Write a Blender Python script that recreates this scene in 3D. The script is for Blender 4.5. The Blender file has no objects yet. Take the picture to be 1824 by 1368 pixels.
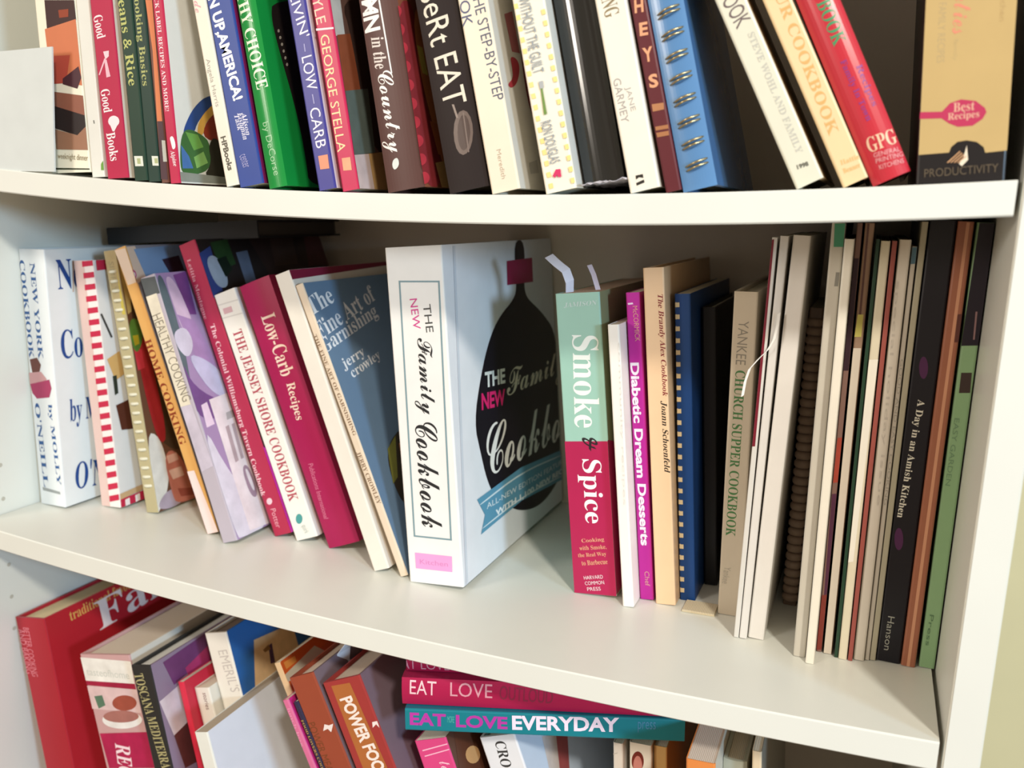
import bpy, bmesh, math, random
from mathutils import Vector, Matrix
random.seed(7)
C = bpy.context.scene.collection
sc = bpy.context.scene
# ------------------------------------------------------------------ camera
PITCH, YAW, ROLL = 0.197232801, 0.380896644, 0.0317672998
fw = Vector((-math.sin(YAW)*math.cos(PITCH), math.cos(YAW)*math.cos(PITCH), -math.sin(PITCH)))
r0 = Vector((math.cos(YAW), math.sin(YAW), 0)); u0 = r0.cross(fw)
rt = r0*math.cos(ROLL)+u0*math.sin(ROLL); up = -r0*math.sin(ROLL)+u0*math.cos(ROLL)
cam = bpy.data.cameras.new('camera'); co = bpy.data.objects.new('camera', cam); C.objects.link(co)
co.matrix_world = Matrix(((rt.x, up.x, -fw.x, -0.0641211675), (rt.y, up.y, -fw.y, -0.512222754), (rt.z, up.z, -fw.z, -0.00317250661), (0, 0, 0, 1)))
cam.sensor_width = 36; cam.lens = 36*1579.38548/1824; cam.clip_start = .01
cam.dof.use_dof = True; cam.dof.focus_distance = .62; cam.dof.aperture_fstop = 7.0
sc.camera = co
# ------------------------------------------------------------------ light
def srgb(h):
    v = [int(h[i:i+2], 16)/255 for i in (0, 2, 4)]
    return [x/12.92 if x <= .04045 else ((x+.055)/1.055)**2.4 for x in v]
w = bpy.data.worlds.new('room_air'); sc.world = w; w.use_nodes = True
bg = w.node_tree.nodes['Background']; bg.inputs[0].default_value = (1, .80, .62, 1); bg.inputs[1].default_value = .56
def area(name, loc, target, size, power, col):
    l = bpy.data.lights.new(name, 'AREA'); l.shape = 'DISK'; l.size = size; l.energy = power; l.color = col
    o = bpy.data.objects.new(name, l); C.objects.link(o); o.location = loc
    o.rotation_euler = (Vector(target)-Vector(loc)).to_track_quat('-Z', 'Y').to_euler()
area('ceiling_lamp_light', (.96, -1.6, 1.35), (-.4, 0, -.25), .22, 45, (1, .94, .83))
area('window_light', (1.75, -1.2, .29), (-.4, 0, -.25), .34, 37, (.50, .75, 1))
area('lamp_light_left', (-1.35, -1.65, .42), (-.3, 0, -.1), .45, 18, (1, .91, .80))
vs = sc.view_settings; vs.view_transform = 'Standard'; vs.look = 'None'; vs.gamma = 1; vs.use_curve_mapping = False; vs.exposure = -.14
# ------------------------------------------------------------------ materials
MC = {}
def mat(col, rough=.5, kind='paper'):
    k = (col, rough, kind)
    if k in MC: return MC[k]
    m = bpy.data.materials.new(kind+'_'+col); m.use_nodes = True; MC[k] = m
    nt = m.node_tree; b = nt.nodes['Principled BSDF']; N = nt.nodes.new; L = nt.links.new
    c = srgb(col)
    b.inputs['Roughness'].default_value = rough
    b.inputs['Specular IOR Level'].default_value = .75 if kind == 'gloss' else .35
    tc = N('ShaderNodeTexCoord'); mx = N('ShaderNodeMix'); mx.data_type = 'RGBA'
    lo, hi = (.72, 1.22) if kind == 'photo' else (.93, 1.05)
    mx.inputs[6].default_value = (*[x*lo for x in c], 1); mx.inputs[7].default_value = (*[min(1, x*hi) for x in c], 1)
    if kind == 'pages':
        wv = N('ShaderNodeTexWave'); wv.bands_direction = 'X'; wv.inputs['Scale'].default_value = 260; wv.inputs['Distortion'].default_value = 1.5
        L(tc.outputs['Object'], wv.inputs['Vector']); f = wv.outputs['Fac']
        mx.inputs[6].default_value = (*[x*.78 for x in c], 1)
        bp = N('ShaderNodeBump'); bp.inputs['Strength'].default_value = .25; bp.inputs['Distance'].default_value = .0004
        L(f, bp.inputs['Height']); L(bp.outputs[0], b.inputs['Normal'])
    else:
        nz = N('ShaderNodeTexNoise'); nz.inputs['Scale'].default_value = {'metal': 200, 'wall': 14, 'laminate': 9, 'photo': 75}.get(kind, 45); nz.inputs['Detail'].default_value = 3
        L(tc.outputs['Object'], nz.inputs['Vector']); f = nz.outputs['Fac']
        if kind in ('cloth', 'wall', 'laminate', 'paper'):
            n2 = N('ShaderNodeTexNoise'); n2.inputs['Scale'].default_value = 900 if kind != 'wall' else 250
            L(tc.outputs['Object'], n2.inputs['Vector'])
            bp = N('ShaderNodeBump'); bp.inputs['Strength'].default_value = .08; bp.inputs['Distance'].default_value = .0004
            L(n2.outputs['Fac'], bp.inputs['Height']); L(bp.outputs[0], b.inputs['Normal'])
    if kind == 'metal': b.inputs['Metallic'].default_value = .9
    L(f, mx.inputs[0]); L(mx.outputs[2], b.inputs['Base Color'])
    return m
# ------------------------------------------------------------------ mesh helpers
def obj(name, bm, mats, parent=None, smooth=False):
    me = bpy.data.meshes.new(name); bm.to_mesh(me); bm.free()
    for m in (mats if isinstance(mats, (list, tuple)) else [mats]): me.materials.append(m)
    if smooth:
        for f in me.polygons: f.use_smooth = True
    o = bpy.data.objects.new(name, me); C.objects.link(o)
    if parent: o.parent = parent
    return o
def box(bm, x0, x1, y0, y1, z0, z1, mi=0):
    v = [bm.verts.new(p) for p in ((x0, y0, z0), (x1, y0, z0), (x1, y1, z0), (x0, y1, z0), (x0, y0, z1), (x1, y0, z1), (x1, y1, z1), (x0, y1, z1))]
    for q in ((3, 2, 1, 0), (4, 5, 6, 7), (0, 1, 5, 4), (1, 2, 6, 5), (2, 3, 7, 6), (3, 0, 4, 7)):
        bm.faces.new([v[i] for i in q]).material_index = mi
def boxbm(*a, bev=0):
    bm = bmesh.new(); box(bm, *a)
    if bev: bmesh.ops.bevel(bm, geom=bm.edges[:], offset=bev, segments=2, affect='EDGES')
    return bm
def tube(bm, pts, r, n=8):
    pts = [Vector(p) for p in pts]; rings = []
    for i, p in enumerate(pts):
        d = (pts[min(i+1, len(pts)-1)]-pts[max(i-1, 0)]).normalized()
        a = d.orthogonal().normalized() if i == 0 else (rings_a - d*rings_a.dot(d)).normalized()
        rings_a = a; b = d.cross(a)
        rings.append([bm.verts.new(p+r*(math.cos(t)*a+math.sin(t)*b)) for t in [2*math.pi*k/n for k in range(n)]])
    for A, B in zip(rings, rings[1:]):
        for k in range(n): bm.faces.new((A[k], A[(k+1) % n], B[(k+1) % n], B[k]))
    bm.faces.new(rings[0][::-1]); bm.faces.new(rings[-1])
def empty(name, label, cat, loc=(0, 0, 0), group=None):
    o = bpy.data.objects.new(name, None); C.objects.link(o); o.location = loc; o.empty_display_size = .02
    o['label'] = label; o['category'] = cat
    if group: o['group'] = group
    return o
def tag(o, label, cat, group=None):
    o['label'] = label; o['category'] = cat
    if group: o['group'] = group
    return o
# ---- printing, plus a painted shade line and highlight, on spines (s) and covers (f), in millimetres on each book; then where every book stands, in metres: x, y, z, lean, thickness, height
PR={
'T1':[('p','s','3a2020',[10.4,127.6,40.4,124.8,40.7,110.9,10.2,105.5]),('p','s','c8744e',[8.0,106.9,40.3,111.4,40.7,63.8,9.2,68.7]),('p','s','b04a3c',[11.1,87.1,31.3,86.4,24.7,66.5,8.9,66.7]),('p','s','4a2a32',[21.6,70.0,38.8,77.8,40.7,69.5,35.6,61.7,21.1,65.9]),('p','s','8c3a20',[23.7,119.2,33.9,119.1,33.2,113.6,24.0,113.6]),('p','s','8f5a48',[9.9,61.2,40.7,56.4,40.7,42.0,9.5,50.0]),('p','s','2a2020',[9.1,50.8,40.7,42.0,40.7,33.8,31.2,27.7,7.3,34.1]),('p','s','9a7058',[8.4,33.3,31.2,27.7,40.7,33.8,40.7,16.4,8.1,18.0]),('t','s','weeknight dinner','','8a7a58',8.6,12.5,39.9,9.8,5.7),('p','s','28301c',[0.2,4.2,40.7,2.6,40.7,1.7,0.1,2.9])],  # last dark strip is the shade line at the spine's foot, painted in
'T2':[('p','s','6a9a40',[10.5,9.6,13.0,12.0,13.0,4.9,10.0,5.0]),('p','s','6a6a64',[6.7,42.1,7.8,42.0,8.0,39.6,6.9,39.6])],
'T3':[('t','s','Good','b','f0dfe2',6.4,117.0,8.0,100.8,8.8),('p','s','e8c8d0',[8.3,91.3,13.9,91.5,13.3,87.6,9.8,85.6]),('p','s','e0b4c0',[8.8,86.5,10.4,86.3,2.8,75.1,1.7,75.5]),('p','s','e0b4c0',[8.7,85.7,10.9,85.5,13.1,73.4,9.1,72.9]),('t','s','Good','b','f3e4e6',6.3,64.8,7.4,48.2,8.8),('p','s','efdde0',[17.5,41.0,16.9,39.5,15.5,38.3,13.6,37.5,11.5,37.4,9.4,37.8,7.8,38.8,6.7,40.2,6.5,41.7,7.2,43.2,8.5,44.5,10.4,45.2,12.6,45.4,14.6,44.9,16.3,44.0,17.3,42.6]),('p','s','efdde0',[8.3,38.4,14.9,38.0,11.6,34.1,10.0,34.2]),('t','s','Books','b','f3e4e6',7.6,33.5,9.3,13.0,8.8)],
'T4':[('t','s','Beans & Rice','b','b4b86e',0.9,135.5,4.0,68.0,8.0),('p','s','d8dcd0',[2.0,18.0,10.1,17.6,10.3,10.3,2.2,10.6]),('p','s','a8b080',[4.5,16.2,7.8,16.1,7.8,12.0,4.6,12.2])],
'T5':[('t','s','Cooking Basics','b','a8ac6c',4.2,134.9,4.9,68.2,7.5),('p','s','d8dcd0',[5.3,18.5,11.3,18.1,11.3,11.2,5.5,11.6]),('p','s','a8b080',[7.7,16.7,10.9,16.6,11.0,13.0,7.8,13.1])],
'T5b':[('p','s','d07a4c',[0.6,127.5,6.7,126.8,6.1,43.6,1.4,43.9,3.1,92.9]),('p','s','4a3038',[1.9,43.9,6.6,43.6,6.5,2.1,0.2,2.7]),('p','s','b8bcb4',[4.0,30.3,7.3,30.0,7.3,14.9,3.8,15.1])],
'T6':[('t','s','BLACK LABEL RECIPES AND MORE!','b','f0d8dc',4.2,137.4,3.9,50.7,3.6),('p','s','f4e8ea',[3.6,32.7,7.3,33.3,8.9,25.3,5.5,23.2,4.6,27.9]),('t','s','Alpine','bi','f0dfe2',4.5,23.2,6.2,12.0,4.7),('p','f','2c4a88',[38.7,66.6,21.6,55.7,9.6,40.6,7.5,33.7,18.7,35.4,24.4,46.0,46.8,62.7,70.4,69.6]),('p','f','d8a850',[46.8,62.7,26.5,48.2,21.7,35.7,28.9,35.5,32.9,46.8,56.1,60.4]),('p','f','8a3420',[56.1,60.4,32.9,46.8,27.2,32.1,65.5,32.9,68.7,56.7]),('p','f','3f6a3a',[5.3,34.3,13.5,39.8,27.8,36.2,35.6,30.7,34.3,12.0,17.7,6.3,3.1,6.4,1.4,14.3]),('p','f','6aa04c',[10.2,36.7,22.9,35.8,27.8,27.2,17.2,24.1]),('p','f','4a74b0',[4.3,27.1,11.3,19.7,14.8,11.0,3.7,10.4]),('p','f','7fae60',[16.5,19.2,27.3,23.9,31.1,15.9,18.4,11.2]),('p','f','2e2c22',[32.9,29.2,43.4,37.5,62.8,13.4,61.6,3.8,23.4,4.0,35.5,16.2]),('p','f','8c9088',[0.5,7.9,61.8,5.6,61.2,1.2,0.7,1.1])],
'T8':[('t','s','Angela Harris','','a8a498',3.8,87.7,4.9,54.9,4.5),('t','s','HPBooks','sb','5a5648',5.1,34.4,6.5,10.7,4.7),('t','s','Verde','sc','d8a0a8',5.1,138.3,3.9,119.1,5.6)],
'T9':[('t','s','N UP,AMERICA!','sb','f4f4f4',4.9,128.8,11.2,58.3,10.3),('t','s','Alison','bi','d8d8ea',14.5,49.3,15.4,33.8,4.1),('t','s','Fishman','bi','d8d8ea',11.2,49.9,12.4,31.3,4.5),('t','s','Task','bi','d8d8ea',8.1,49.0,9.1,38.1,4.1),('t','s','center','','9a9ac8',7.4,21.9,9.2,12.6,6.2)],
'T10':[('t','s','THY CHOICE','b','e6f0d8',5.0,130.3,9.2,66.1,9.3),('t','s','by DeCorse','s','9cc89c',6.3,44.2,8.4,8.1,6.8),('p','f','241c18',[20.5,127.2,15.9,115.0,17.3,100.4,20.1,85.7,24.8,63.4,28.1,40.5,28.7,17.0,26.9,0.1,94.2,0.7,105.9,145.7]),('p','f','a8a090',[23.0,107.0,22.8,106.6,22.4,106.1,21.9,105.8,21.3,105.6,20.8,105.6,20.5,105.8,20.3,106.1,20.3,106.5,20.6,107.0,21.0,107.5,21.5,107.8,22.0,108.0,22.5,108.0,22.8,107.8,23.0,107.5]),('p','f','a8a090',[23.7,102.6,23.4,102.1,23.0,101.7,22.5,101.4,22.0,101.2,21.5,101.2,21.1,101.4,21.0,101.7,21.0,102.1,21.2,102.6,21.6,103.1,22.1,103.4,22.7,103.6,23.1,103.6,23.5,103.4,23.7,103.1]),('p','f','a8a090',[24.3,98.2,24.1,97.7,23.7,97.3,23.2,96.9,22.6,96.8,22.1,96.8,21.8,96.9,21.6,97.3,21.6,97.7,21.9,98.2,22.3,98.6,22.8,99.0,23.3,99.1,23.8,99.1,24.2,99.0,24.3,98.6]),('p','f','a8a090',[25.0,93.7,24.7,93.3,24.3,92.8,23.8,92.5,23.3,92.3,22.8,92.3,22.4,92.5,22.3,92.8,22.3,93.3,22.5,93.8,22.9,94.2,23.4,94.5,24.0,94.7,24.5,94.7,24.8,94.5,25.0,94.2]),('p','f','a8a090',[25.6,89.3,25.4,88.8,25.0,88.4,24.5,88.0,23.9,87.8,23.5,87.9,23.1,88.0,22.9,88.4,22.9,88.8,23.2,89.3,23.6,89.7,24.1,90.1,24.6,90.2,25.1,90.2,25.5,90.0,25.7,89.7]),('p','f','a8a090',[26.3,84.8,26.1,84.3,25.7,83.9,25.1,83.5,24.6,83.4,24.1,83.4,23.7,83.6,23.6,83.9,23.6,84.4,23.8,84.8,24.2,85.3,24.7,85.6,25.3,85.8,25.8,85.8,26.1,85.6,26.3,85.2])],
'T11':[('t','s',"LIVIN'",'','e4e2f0',5.8,127.5,9.3,98.9,7.5),('t','s','LOW','','e4e2f0',7.8,87.0,8.2,65.2,8.2),('t','s','CARB','','e4e2f0',7.3,53.7,7.8,27.5,8.2),('p','s','9a98c8',[7.2,95.0,8.0,94.8,7.9,89.8,7.0,90.0]),('p','s','9a98c8',[7.2,62.5,8.1,62.3,8.2,56.1,7.3,56.3]),('p','s','e09070',[4.1,22.6,11.7,22.4,11.3,13.2,4.1,13.7])],
'T12':[('t','s','YLE','','f0c8b0',4.3,124.4,4.9,107.7,7.3),('p','s','f0dce0',[0.1,105.6,13.3,103.5,13.3,102.4,0.1,104.2]),('t','s','GEORGE STELLA','','f0d4a0',5.6,100.5,4.6,25.7,6.7),('p','s','eaa27c',[3.7,21.5,10.3,21.1,10.0,12.7,3.5,13.4]),('p','f','b8b4ac',[1.0,120.7,13.6,123.4,12.3,100.9,0.8,98.1]),('p','f','8a4a30',[2.4,99.1,20.5,103.2,23.6,66.9,1.1,63.3]),('p','f','3a2a26',[13.6,123.4,54.5,132.2,53.2,27.7,21.7,24.9,20.5,103.2]),('p','f','5c665f',[1.8,63.4,31.4,68.7,27.7,25.3,0.1,21.9]),('p','f','c8b4b0',[0.1,21.9,18.5,23.9,19.9,0.1,0.1,0.1]),('p','f','b08a58',[18.5,23.9,45.1,27.2,51.9,0.1,19.1,0.1])],
'T14':[('t','s','UMN','sb','f2eeea',8.1,130.0,6.9,100.8,12.3),('t','s','in the','bi','d8cfc8',9.6,97.4,9.3,77.3,9.6),('t','s','Country','sc','f4f0ea',8.5,75.4,9.4,24.4,16.4),('p','s','f0ece8',[14.6,118.2,15.8,117.9,16.8,73.0,15.9,72.5]),('p','s','d8e0dc',[7.9,20.3,11.8,21.1,12.1,16.0,7.9,13.2,6.3,16.3]),('p','f','8a3034',[0.1,114.1,20.7,119.7,20.9,98.6,18.6,52.0,29.6,31.3,26.8,0.1,0.1,0.1,0.1,35.6,0.1,80.3]),('p','f','c87c4a',[20.7,119.7,70.4,130.4,72.1,0.1,35.2,0.1,26.6,34.7,16.3,76.7]),('p','f','d8c860',[18.6,91.2,26.2,90.7,28.5,73.1,20.8,73.8]),('p','f','d0a868',[20.6,16.0,42.6,19.1,45.8,0.1,24.9,0.1]),('p','f','c07040',[21.3,43.3,37.0,41.2,38.8,20.8,26.6,21.9]),('p','f','c23c46',[4.2,109.3,3.1,107.6,1.1,106.0,0.1,104.6,0.1,103.8,0.1,103.5,0.1,103.9,0.1,104.8,0.1,106.2,0.1,107.8,0.1,109.4,0.1,110.8,0.1,111.7,0.6,112.0,2.8,111.6,4.1,110.7]),('p','f','c23c46',[4.7,98.1,3.6,96.4,1.6,94.8,0.1,93.5,0.1,92.7,0.1,92.5,0.1,92.9,0.1,93.8,0.1,95.2,0.1,96.8,0.1,98.4,0.1,99.7,0.1,100.6,1.1,100.9,3.3,100.5,4.6,99.5]),('p','f','c23c46',[5.2,86.8,4.1,85.1,2.1,83.6,0.1,82.3,0.1,81.5,0.1,81.4,0.1,81.8,0.1,82.8,0.1,84.2,0.1,85.8,0.1,87.4,0.1,88.6,0.1,89.5,1.6,89.7,3.8,89.2,5.1,88.2]),('p','f','c23c46',[5.7,75.4,4.6,73.8,2.6,72.3,0.1,71.0,0.1,70.3,0.1,70.2,0.1,70.7,0.1,71.7,0.1,73.1,0.1,74.7,0.1,76.2,0.1,77.5,0.1,78.2,2.1,78.4,4.3,77.9,5.6,76.9]),('p','f','c23c46',[6.2,64.0,5.1,62.4,3.1,60.9,0.3,59.7,0.1,59.0,0.1,58.9,0.1,59.5,0.1,60.5,0.1,61.9,0.1,63.5,0.1,65.0,0.1,66.2,0.1,66.9,2.6,67.0,4.8,66.5,6.1,65.4]),('p','f','c23c46',[6.7,52.5,5.7,50.9,3.6,49.4,0.8,48.2,0.1,47.6,0.1,48.2,0.1,49.3,0.1,50.7,0.1,52.3,0.1,53.7,0.1,54.9,0.2,55.5,3.1,55.6,5.3,55.0,6.6,53.9]),('p','f','c23c46',[7.3,40.9,6.2,39.3,4.1,37.8,1.3,36.7,0.1,36.2,0.1,36.8,0.1,37.9,0.1,39.4,0.1,40.9,0.1,42.4,0.1,43.5,0.7,44.1,3.6,44.1,5.9,43.5,7.1,42.4]),('p','f','c23c46',[7.8,29.2,6.7,27.6,4.6,26.2,1.8,25.1,0.1,24.6,0.1,24.7,0.1,25.4,0.1,26.5,0.1,28.0,0.1,29.5,0.1,30.9,0.1,32.0,1.2,32.6,4.1,32.5,6.4,31.9,7.7,30.7]),('p','f','c23c46',[8.3,17.4,7.2,15.9,5.1,14.5,2.3,13.5,0.1,13.0,0.1,13.2,0.1,13.9,0.1,15.1,0.1,16.5,0.1,18.1,0.1,19.4,0.1,20.5,1.7,20.9,4.6,20.8,6.9,20.1,8.2,18.9]),('p','f','c23c46',[8.8,5.6,7.7,4.0,5.6,2.7,2.8,1.7,0.1,1.3,0.1,1.5,0.1,2.3,0.1,3.5,0.1,5.0,0.1,6.5,0.1,7.8,0.1,8.8,2.2,9.3,5.1,9.1,7.4,8.3,8.7,7.1])],  # thin near-white line down the spine is a painted highlight
'T15':[('t','s','SSeRt EAT','','ded6c4',11.3,132.0,15.1,52.7,16.0),('p','s','6a5a52',[23.4,33.5,21.9,28.5,19.7,24.5,17.0,22.1,14.4,21.6,12.1,23.2,10.6,26.5,10.1,31.2,10.6,36.4,12.1,41.4,14.4,45.3,17.0,47.7,19.7,48.1,21.9,46.6,23.4,43.2,23.9,38.7]),('p','s','4e3e38',[21.6,33.9,20.4,29.9,18.9,26.7,17.0,24.7,15.3,24.2,13.9,25.4,13.0,28.0,12.8,31.6,13.3,35.8,14.4,39.8,16.0,43.0,17.8,45.0,19.5,45.4,20.9,44.2,21.8,41.7,22.0,38.0]),('p','s','8a7a70',[12.8,53.2,14.3,52.8,15.7,44.2,14.2,44.6]),('p','s','7a6a62',[19.0,46.9,19.8,46.7,18.9,22.7,18.1,22.2])],
'T16':[('t','s','THE STEP-BY-STEP','','4a5064',13.2,120.4,15.5,54.1,6.9),('t','s','BOOK','','4a5070',4.6,130.1,4.0,101.2,6.9),('t','s','Meredith','','b8a890',9.6,25.6,9.9,7.7,2.9),('p','f','a86468',[24.7,109.0,39.9,113.9,41.2,87.7,27.2,86.5]),('p','f','a83844',[21.8,82.8,33.3,83.3,36.7,78.2,28.0,67.8,15.9,62.0,8.3,63.4,20.9,68.9,22.4,76.0]),('p','f','7a3036',[45.4,100.9,56.3,102.9,55.4,40.8,40.6,50.9,40.9,78.8]),('p','f','b0aea8',[23.2,16.7,38.7,19.4,38.8,11.1,22.8,9.6])],
'T17':[('p','s','f0d98a',[0.5,112.2,3.1,112.1,3.2,109.1,0.7,109.2]),('p','s','f0d98a',[0.7,105.6,3.2,105.6,3.4,102.6,0.8,102.6]),('p','s','f0d98a',[0.8,99.1,3.4,99.0,3.5,96.0,1.0,96.1]),('p','s','f0d98a',[1.0,92.5,3.5,92.5,3.7,89.5,1.1,89.5]),('p','s','f0d98a',[1.1,85.9,3.7,85.9,3.8,82.9,1.3,82.9]),('p','s','f0d98a',[1.3,79.3,3.8,79.3,4.0,76.3,1.4,76.3]),('p','s','f0d98a',[1.4,72.7,4.0,72.7,4.2,69.7,1.6,69.7]),('p','s','f0d98a',[1.6,66.1,4.2,66.1,4.3,63.1,1.8,63.0]),('p','s','f0d98a',[1.7,59.4,4.3,59.4,4.5,56.4,1.9,56.4]),('p','s','f0d98a',[1.9,52.7,4.5,52.8,4.6,49.8,2.1,49.7]),('p','s','f0d98a',[2.1,46.1,4.6,46.1,4.8,43.1,2.2,43.0]),('p','s','f0d98a',[2.2,39.4,4.8,39.4,4.9,36.4,2.4,36.3]),('p','s','f0d98a',[2.4,32.6,4.9,32.7,5.1,29.7,2.5,29.6]),('p','s','f0d98a',[2.5,25.9,5.1,26.0,5.2,22.9,2.7,22.9]),('p','s','f0d98a',[2.7,19.2,5.3,19.3,5.4,16.2,2.8,16.1]),('p','s','f0d98a',[2.8,12.4,5.4,12.5,5.6,9.4,3.0,9.3]),('p','s','f0d98a',[3.0,5.6,5.6,5.7,5.7,2.7,3.1,2.5]),('p','s','f0d98a',[16.7,104.3,19.2,104.3,19.4,101.4,16.9,101.4]),('p','s','f0d98a',[16.8,97.9,19.2,97.9,19.4,94.9,16.9,95.0]),('p','s','f0d98a',[16.8,91.4,19.3,91.4,19.4,88.5,16.9,88.5]),('p','s','f0d98a',[16.8,85.0,19.3,85.0,19.5,82.0,17.0,82.0]),('p','s','f0d98a',[16.9,78.5,19.3,78.5,19.5,75.5,17.0,75.5]),('p','s','f0d98a',[16.9,72.0,19.4,72.0,19.5,69.0,17.0,69.0]),('p','s','f0d98a',[16.9,65.5,19.4,65.5,19.6,62.5,17.1,62.5]),('p','s','f0d98a',[17.0,58.9,19.5,58.9,19.6,56.0,17.1,55.9]),('p','s','f0d98a',[17.0,52.4,19.5,52.4,19.6,49.4,17.1,49.4]),('p','s','f0d98a',[17.0,45.8,19.5,45.8,19.7,42.8,17.2,42.8]),('p','s','f0d98a',[17.0,39.2,19.6,39.3,19.7,36.3,17.2,36.2]),('p','s','f0d98a',[17.1,32.6,19.6,32.7,19.7,29.6,17.2,29.6]),('p','s','f0d98a',[17.1,25.9,19.6,26.0,19.7,23.0,17.3,22.9]),('p','s','f0d98a',[17.2,19.3,19.7,19.4,19.7,16.4,17.3,16.3]),('p','s','f0d98a',[17.2,12.6,19.7,12.8,19.7,9.7,17.3,9.6]),('p','s','f0d98a',[17.2,6.0,19.7,6.1,19.7,3.0,17.4,2.9]),('t','s','S WITHOUT THE GUILT','','8e969c',7.4,117.3,8.8,70.1,7.1),('p','s','a8acac',[7.9,65.1,10.7,65.1,10.4,61.2,8.1,60.5]),('p','s','6a8a3a',[8.5,61.0,9.6,60.8,9.7,45.9,7.8,45.7]),('t','s','RON DOUGLAS','','8a929a',7.9,42.0,9.7,16.9,6.7),('p','s','d02a60',[6.5,9.6,9.3,13.0,12.2,12.7,12.0,8.1,9.9,8.2,9.5,9.9,8.1,8.2])],
'T19':[('t','s','OOKING','b','8a7a58',7.4,127.4,8.6,99.2,8.9),('t','s','JANE','','b0aaa4',9.6,59.1,10.3,45.2,3.9),('t','s','GARMEY','','a8a29c',4.4,65.3,4.9,40.1,4.5),('p','s','2a2620',[4.7,5.1,9.5,6.0,9.6,4.3,4.7,3.5]),('p','s','2a2620',[5.1,9.3,9.5,9.2,9.4,7.0,6.9,7.9,5.0,7.0])],
'T20':[('t','s','H','sb','e0a078',2.1,105.3,7.2,104.6,7.2),('t','s','E','sb','e0a078',2.5,92.4,7.3,91.8,7.2),('t','s','Y','sb','e0a078',1.7,78.1,7.5,77.7,8),('t','s','S','sb','e0a078',2.3,63.1,7.6,62.8,7.6),('p','s','b07850',[1.5,50.6,8.3,49.7,7.9,46.0,1.4,46.4]),('p','s','a87048',[1.1,37.9,8.5,37.2,8.4,35.0,1.0,35.7]),('p','s','a87048',[1.0,34.4,8.2,33.8,8.0,31.3,1.2,31.8])],
'T23':[('t','s','BOOK','','6a5a5a',6.7,114.8,8.9,93.0,9.0),('t','s','STEVE WOHL AND FAMILY','b','c0beb2',10.2,87.6,9.1,17.4,3.6),('t','s','1998','sb','5a5a50',4.8,10.9,10.8,10.2,2.5)],
'T24':[('t','s','OUR COOKBOOK','b','d8ac6c',9.3,117.1,6.5,28.3,5.6),('t','s','Hattie','b','e0b878',3.7,12.8,13.2,11.9,2.6),('t','s','Benner','b','e0b878',3.3,8.1,12.1,7.6,2.6)],
'T25':[('t','s','A BOOK','b','3a9060',11.7,108.1,11.6,75.5,7.0),('t','s','Family In Town','b','8a3a80',9.3,67.2,10.2,32.7,3.9),('t','s','Recipes','b','8a3a80',15.4,61.7,15.4,38.6,3.9),('t','s','GPG','b','e8c0a0',6.1,21.0,20.6,20.1,8),('t','s','GENERAL','','e0a0a0',5.9,15.0,18.7,12.8,2.4),('t','s','PRINTING','','e0a0a0',5.9,11.8,19.2,9.7,2.4),('t','s','KITCHENS','','e0a0a0',6.2,8.1,18.3,6.4,2.4)],
'T27':[('p','s','c0a46e',[0.1,176.0,40.9,167.7,40.9,14.7,31.3,14.1,30.4,16.9,27.2,19.6,22.6,20.7,18.3,20.2,15.6,17.8,14.7,15.1,0.6,14.7]),('t','s','FAMILY RECIPES','','b09a70',8.1,88.4,8.5,59.6,3.5),('t','s','family','','b8a070',14.8,70.3,14.9,60.1,2.5),('t','s','Sweeties','sc','dc8a70',17.7,109.5,17.2,72.7,8.2),('t','s','kitchen','','b89a68',34.9,91.8,35.1,76.7,2.5),('p','s','b83458',[0.3,36.1,10.5,35.6,13.9,39.5,18.9,41.0,25.6,39.7,29.8,36.1,30.7,33.9,29.1,30.7,24.8,27.7,18.1,27.6,13.9,29.6,10.4,32.3,0.2,32.7]),('t','s','Best','b','d9a890',15.6,37.2,25.2,37.5,4.5),('t','s','Recipes','b','d9a890',13.3,32.4,27.5,33.0,4.5),('p','s','e6d8c0',[22.7,18.2,23.7,11.0,21.0,8.0,19.6,9.2,21.5,12.5]),('p','s','c89a70',[13.9,10.1,19.6,15.6,20.1,15.3,14.7,10.0]),('p','s','c89a70',[15.5,10.0,20.5,14.7,21.0,14.4,16.2,10.0]),('p','s','c89a70',[17.0,9.9,21.4,13.9,22.0,13.6,17.8,9.9]),('p','s','c89a70',[18.6,9.8,22.4,13.0,22.9,12.7,19.4,9.8]),('t','s','PRODUCTIVITY','s','5e5242',3.7,5.2,37.6,6.4,4.2)],
'M1':[('t','s','NEW YORK','b','2f5a94',15.8,226.2,16.6,139.0,6.3),('t','s','COOKBOOK','b','2f5a94',0.1,228.1,1.8,138.9,6.3),('p','s','6a4038',[2.4,137.9,11.8,140.2,16.0,133.8,13.0,126.2,4.3,125.0]),('p','s','c89a9c',[0.1,125.2,15.2,127.5,22.1,120.7,13.3,116.8,0.3,114.7]),('p','s','a83a62',[0.3,114.7,13.4,117.9,25.0,121.0,26.8,112.8,23.0,104.1,7.2,101.6,2.1,106.4]),('t','s','by MOLLY','b','2f5a94',22.3,97.7,25.6,21.0,6.3),('t','s',"O'NEILL",'b','2f5a94',6.7,97.3,9.4,16.6,6.3),('p','s','9aa0a0',[4.4,16.5,26.3,14.5,26.8,11.9,4.7,13.3]),('t','f','New','b','17458c',11.3,215.2,54.6,215.8,27),('t','f','Cook','b','17458c',9.4,152.2,56.6,150.4,27),('t','f','by Mo','b','17458c',13.0,87.0,50.6,84.3,27),('t','f',"O'Ne",'b','17458c',13.6,27.3,57.4,21.6,27),('p','f','caa890',[28.8,226.9,30.8,227.9,28.0,198.8,26.8,198.9])],
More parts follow.
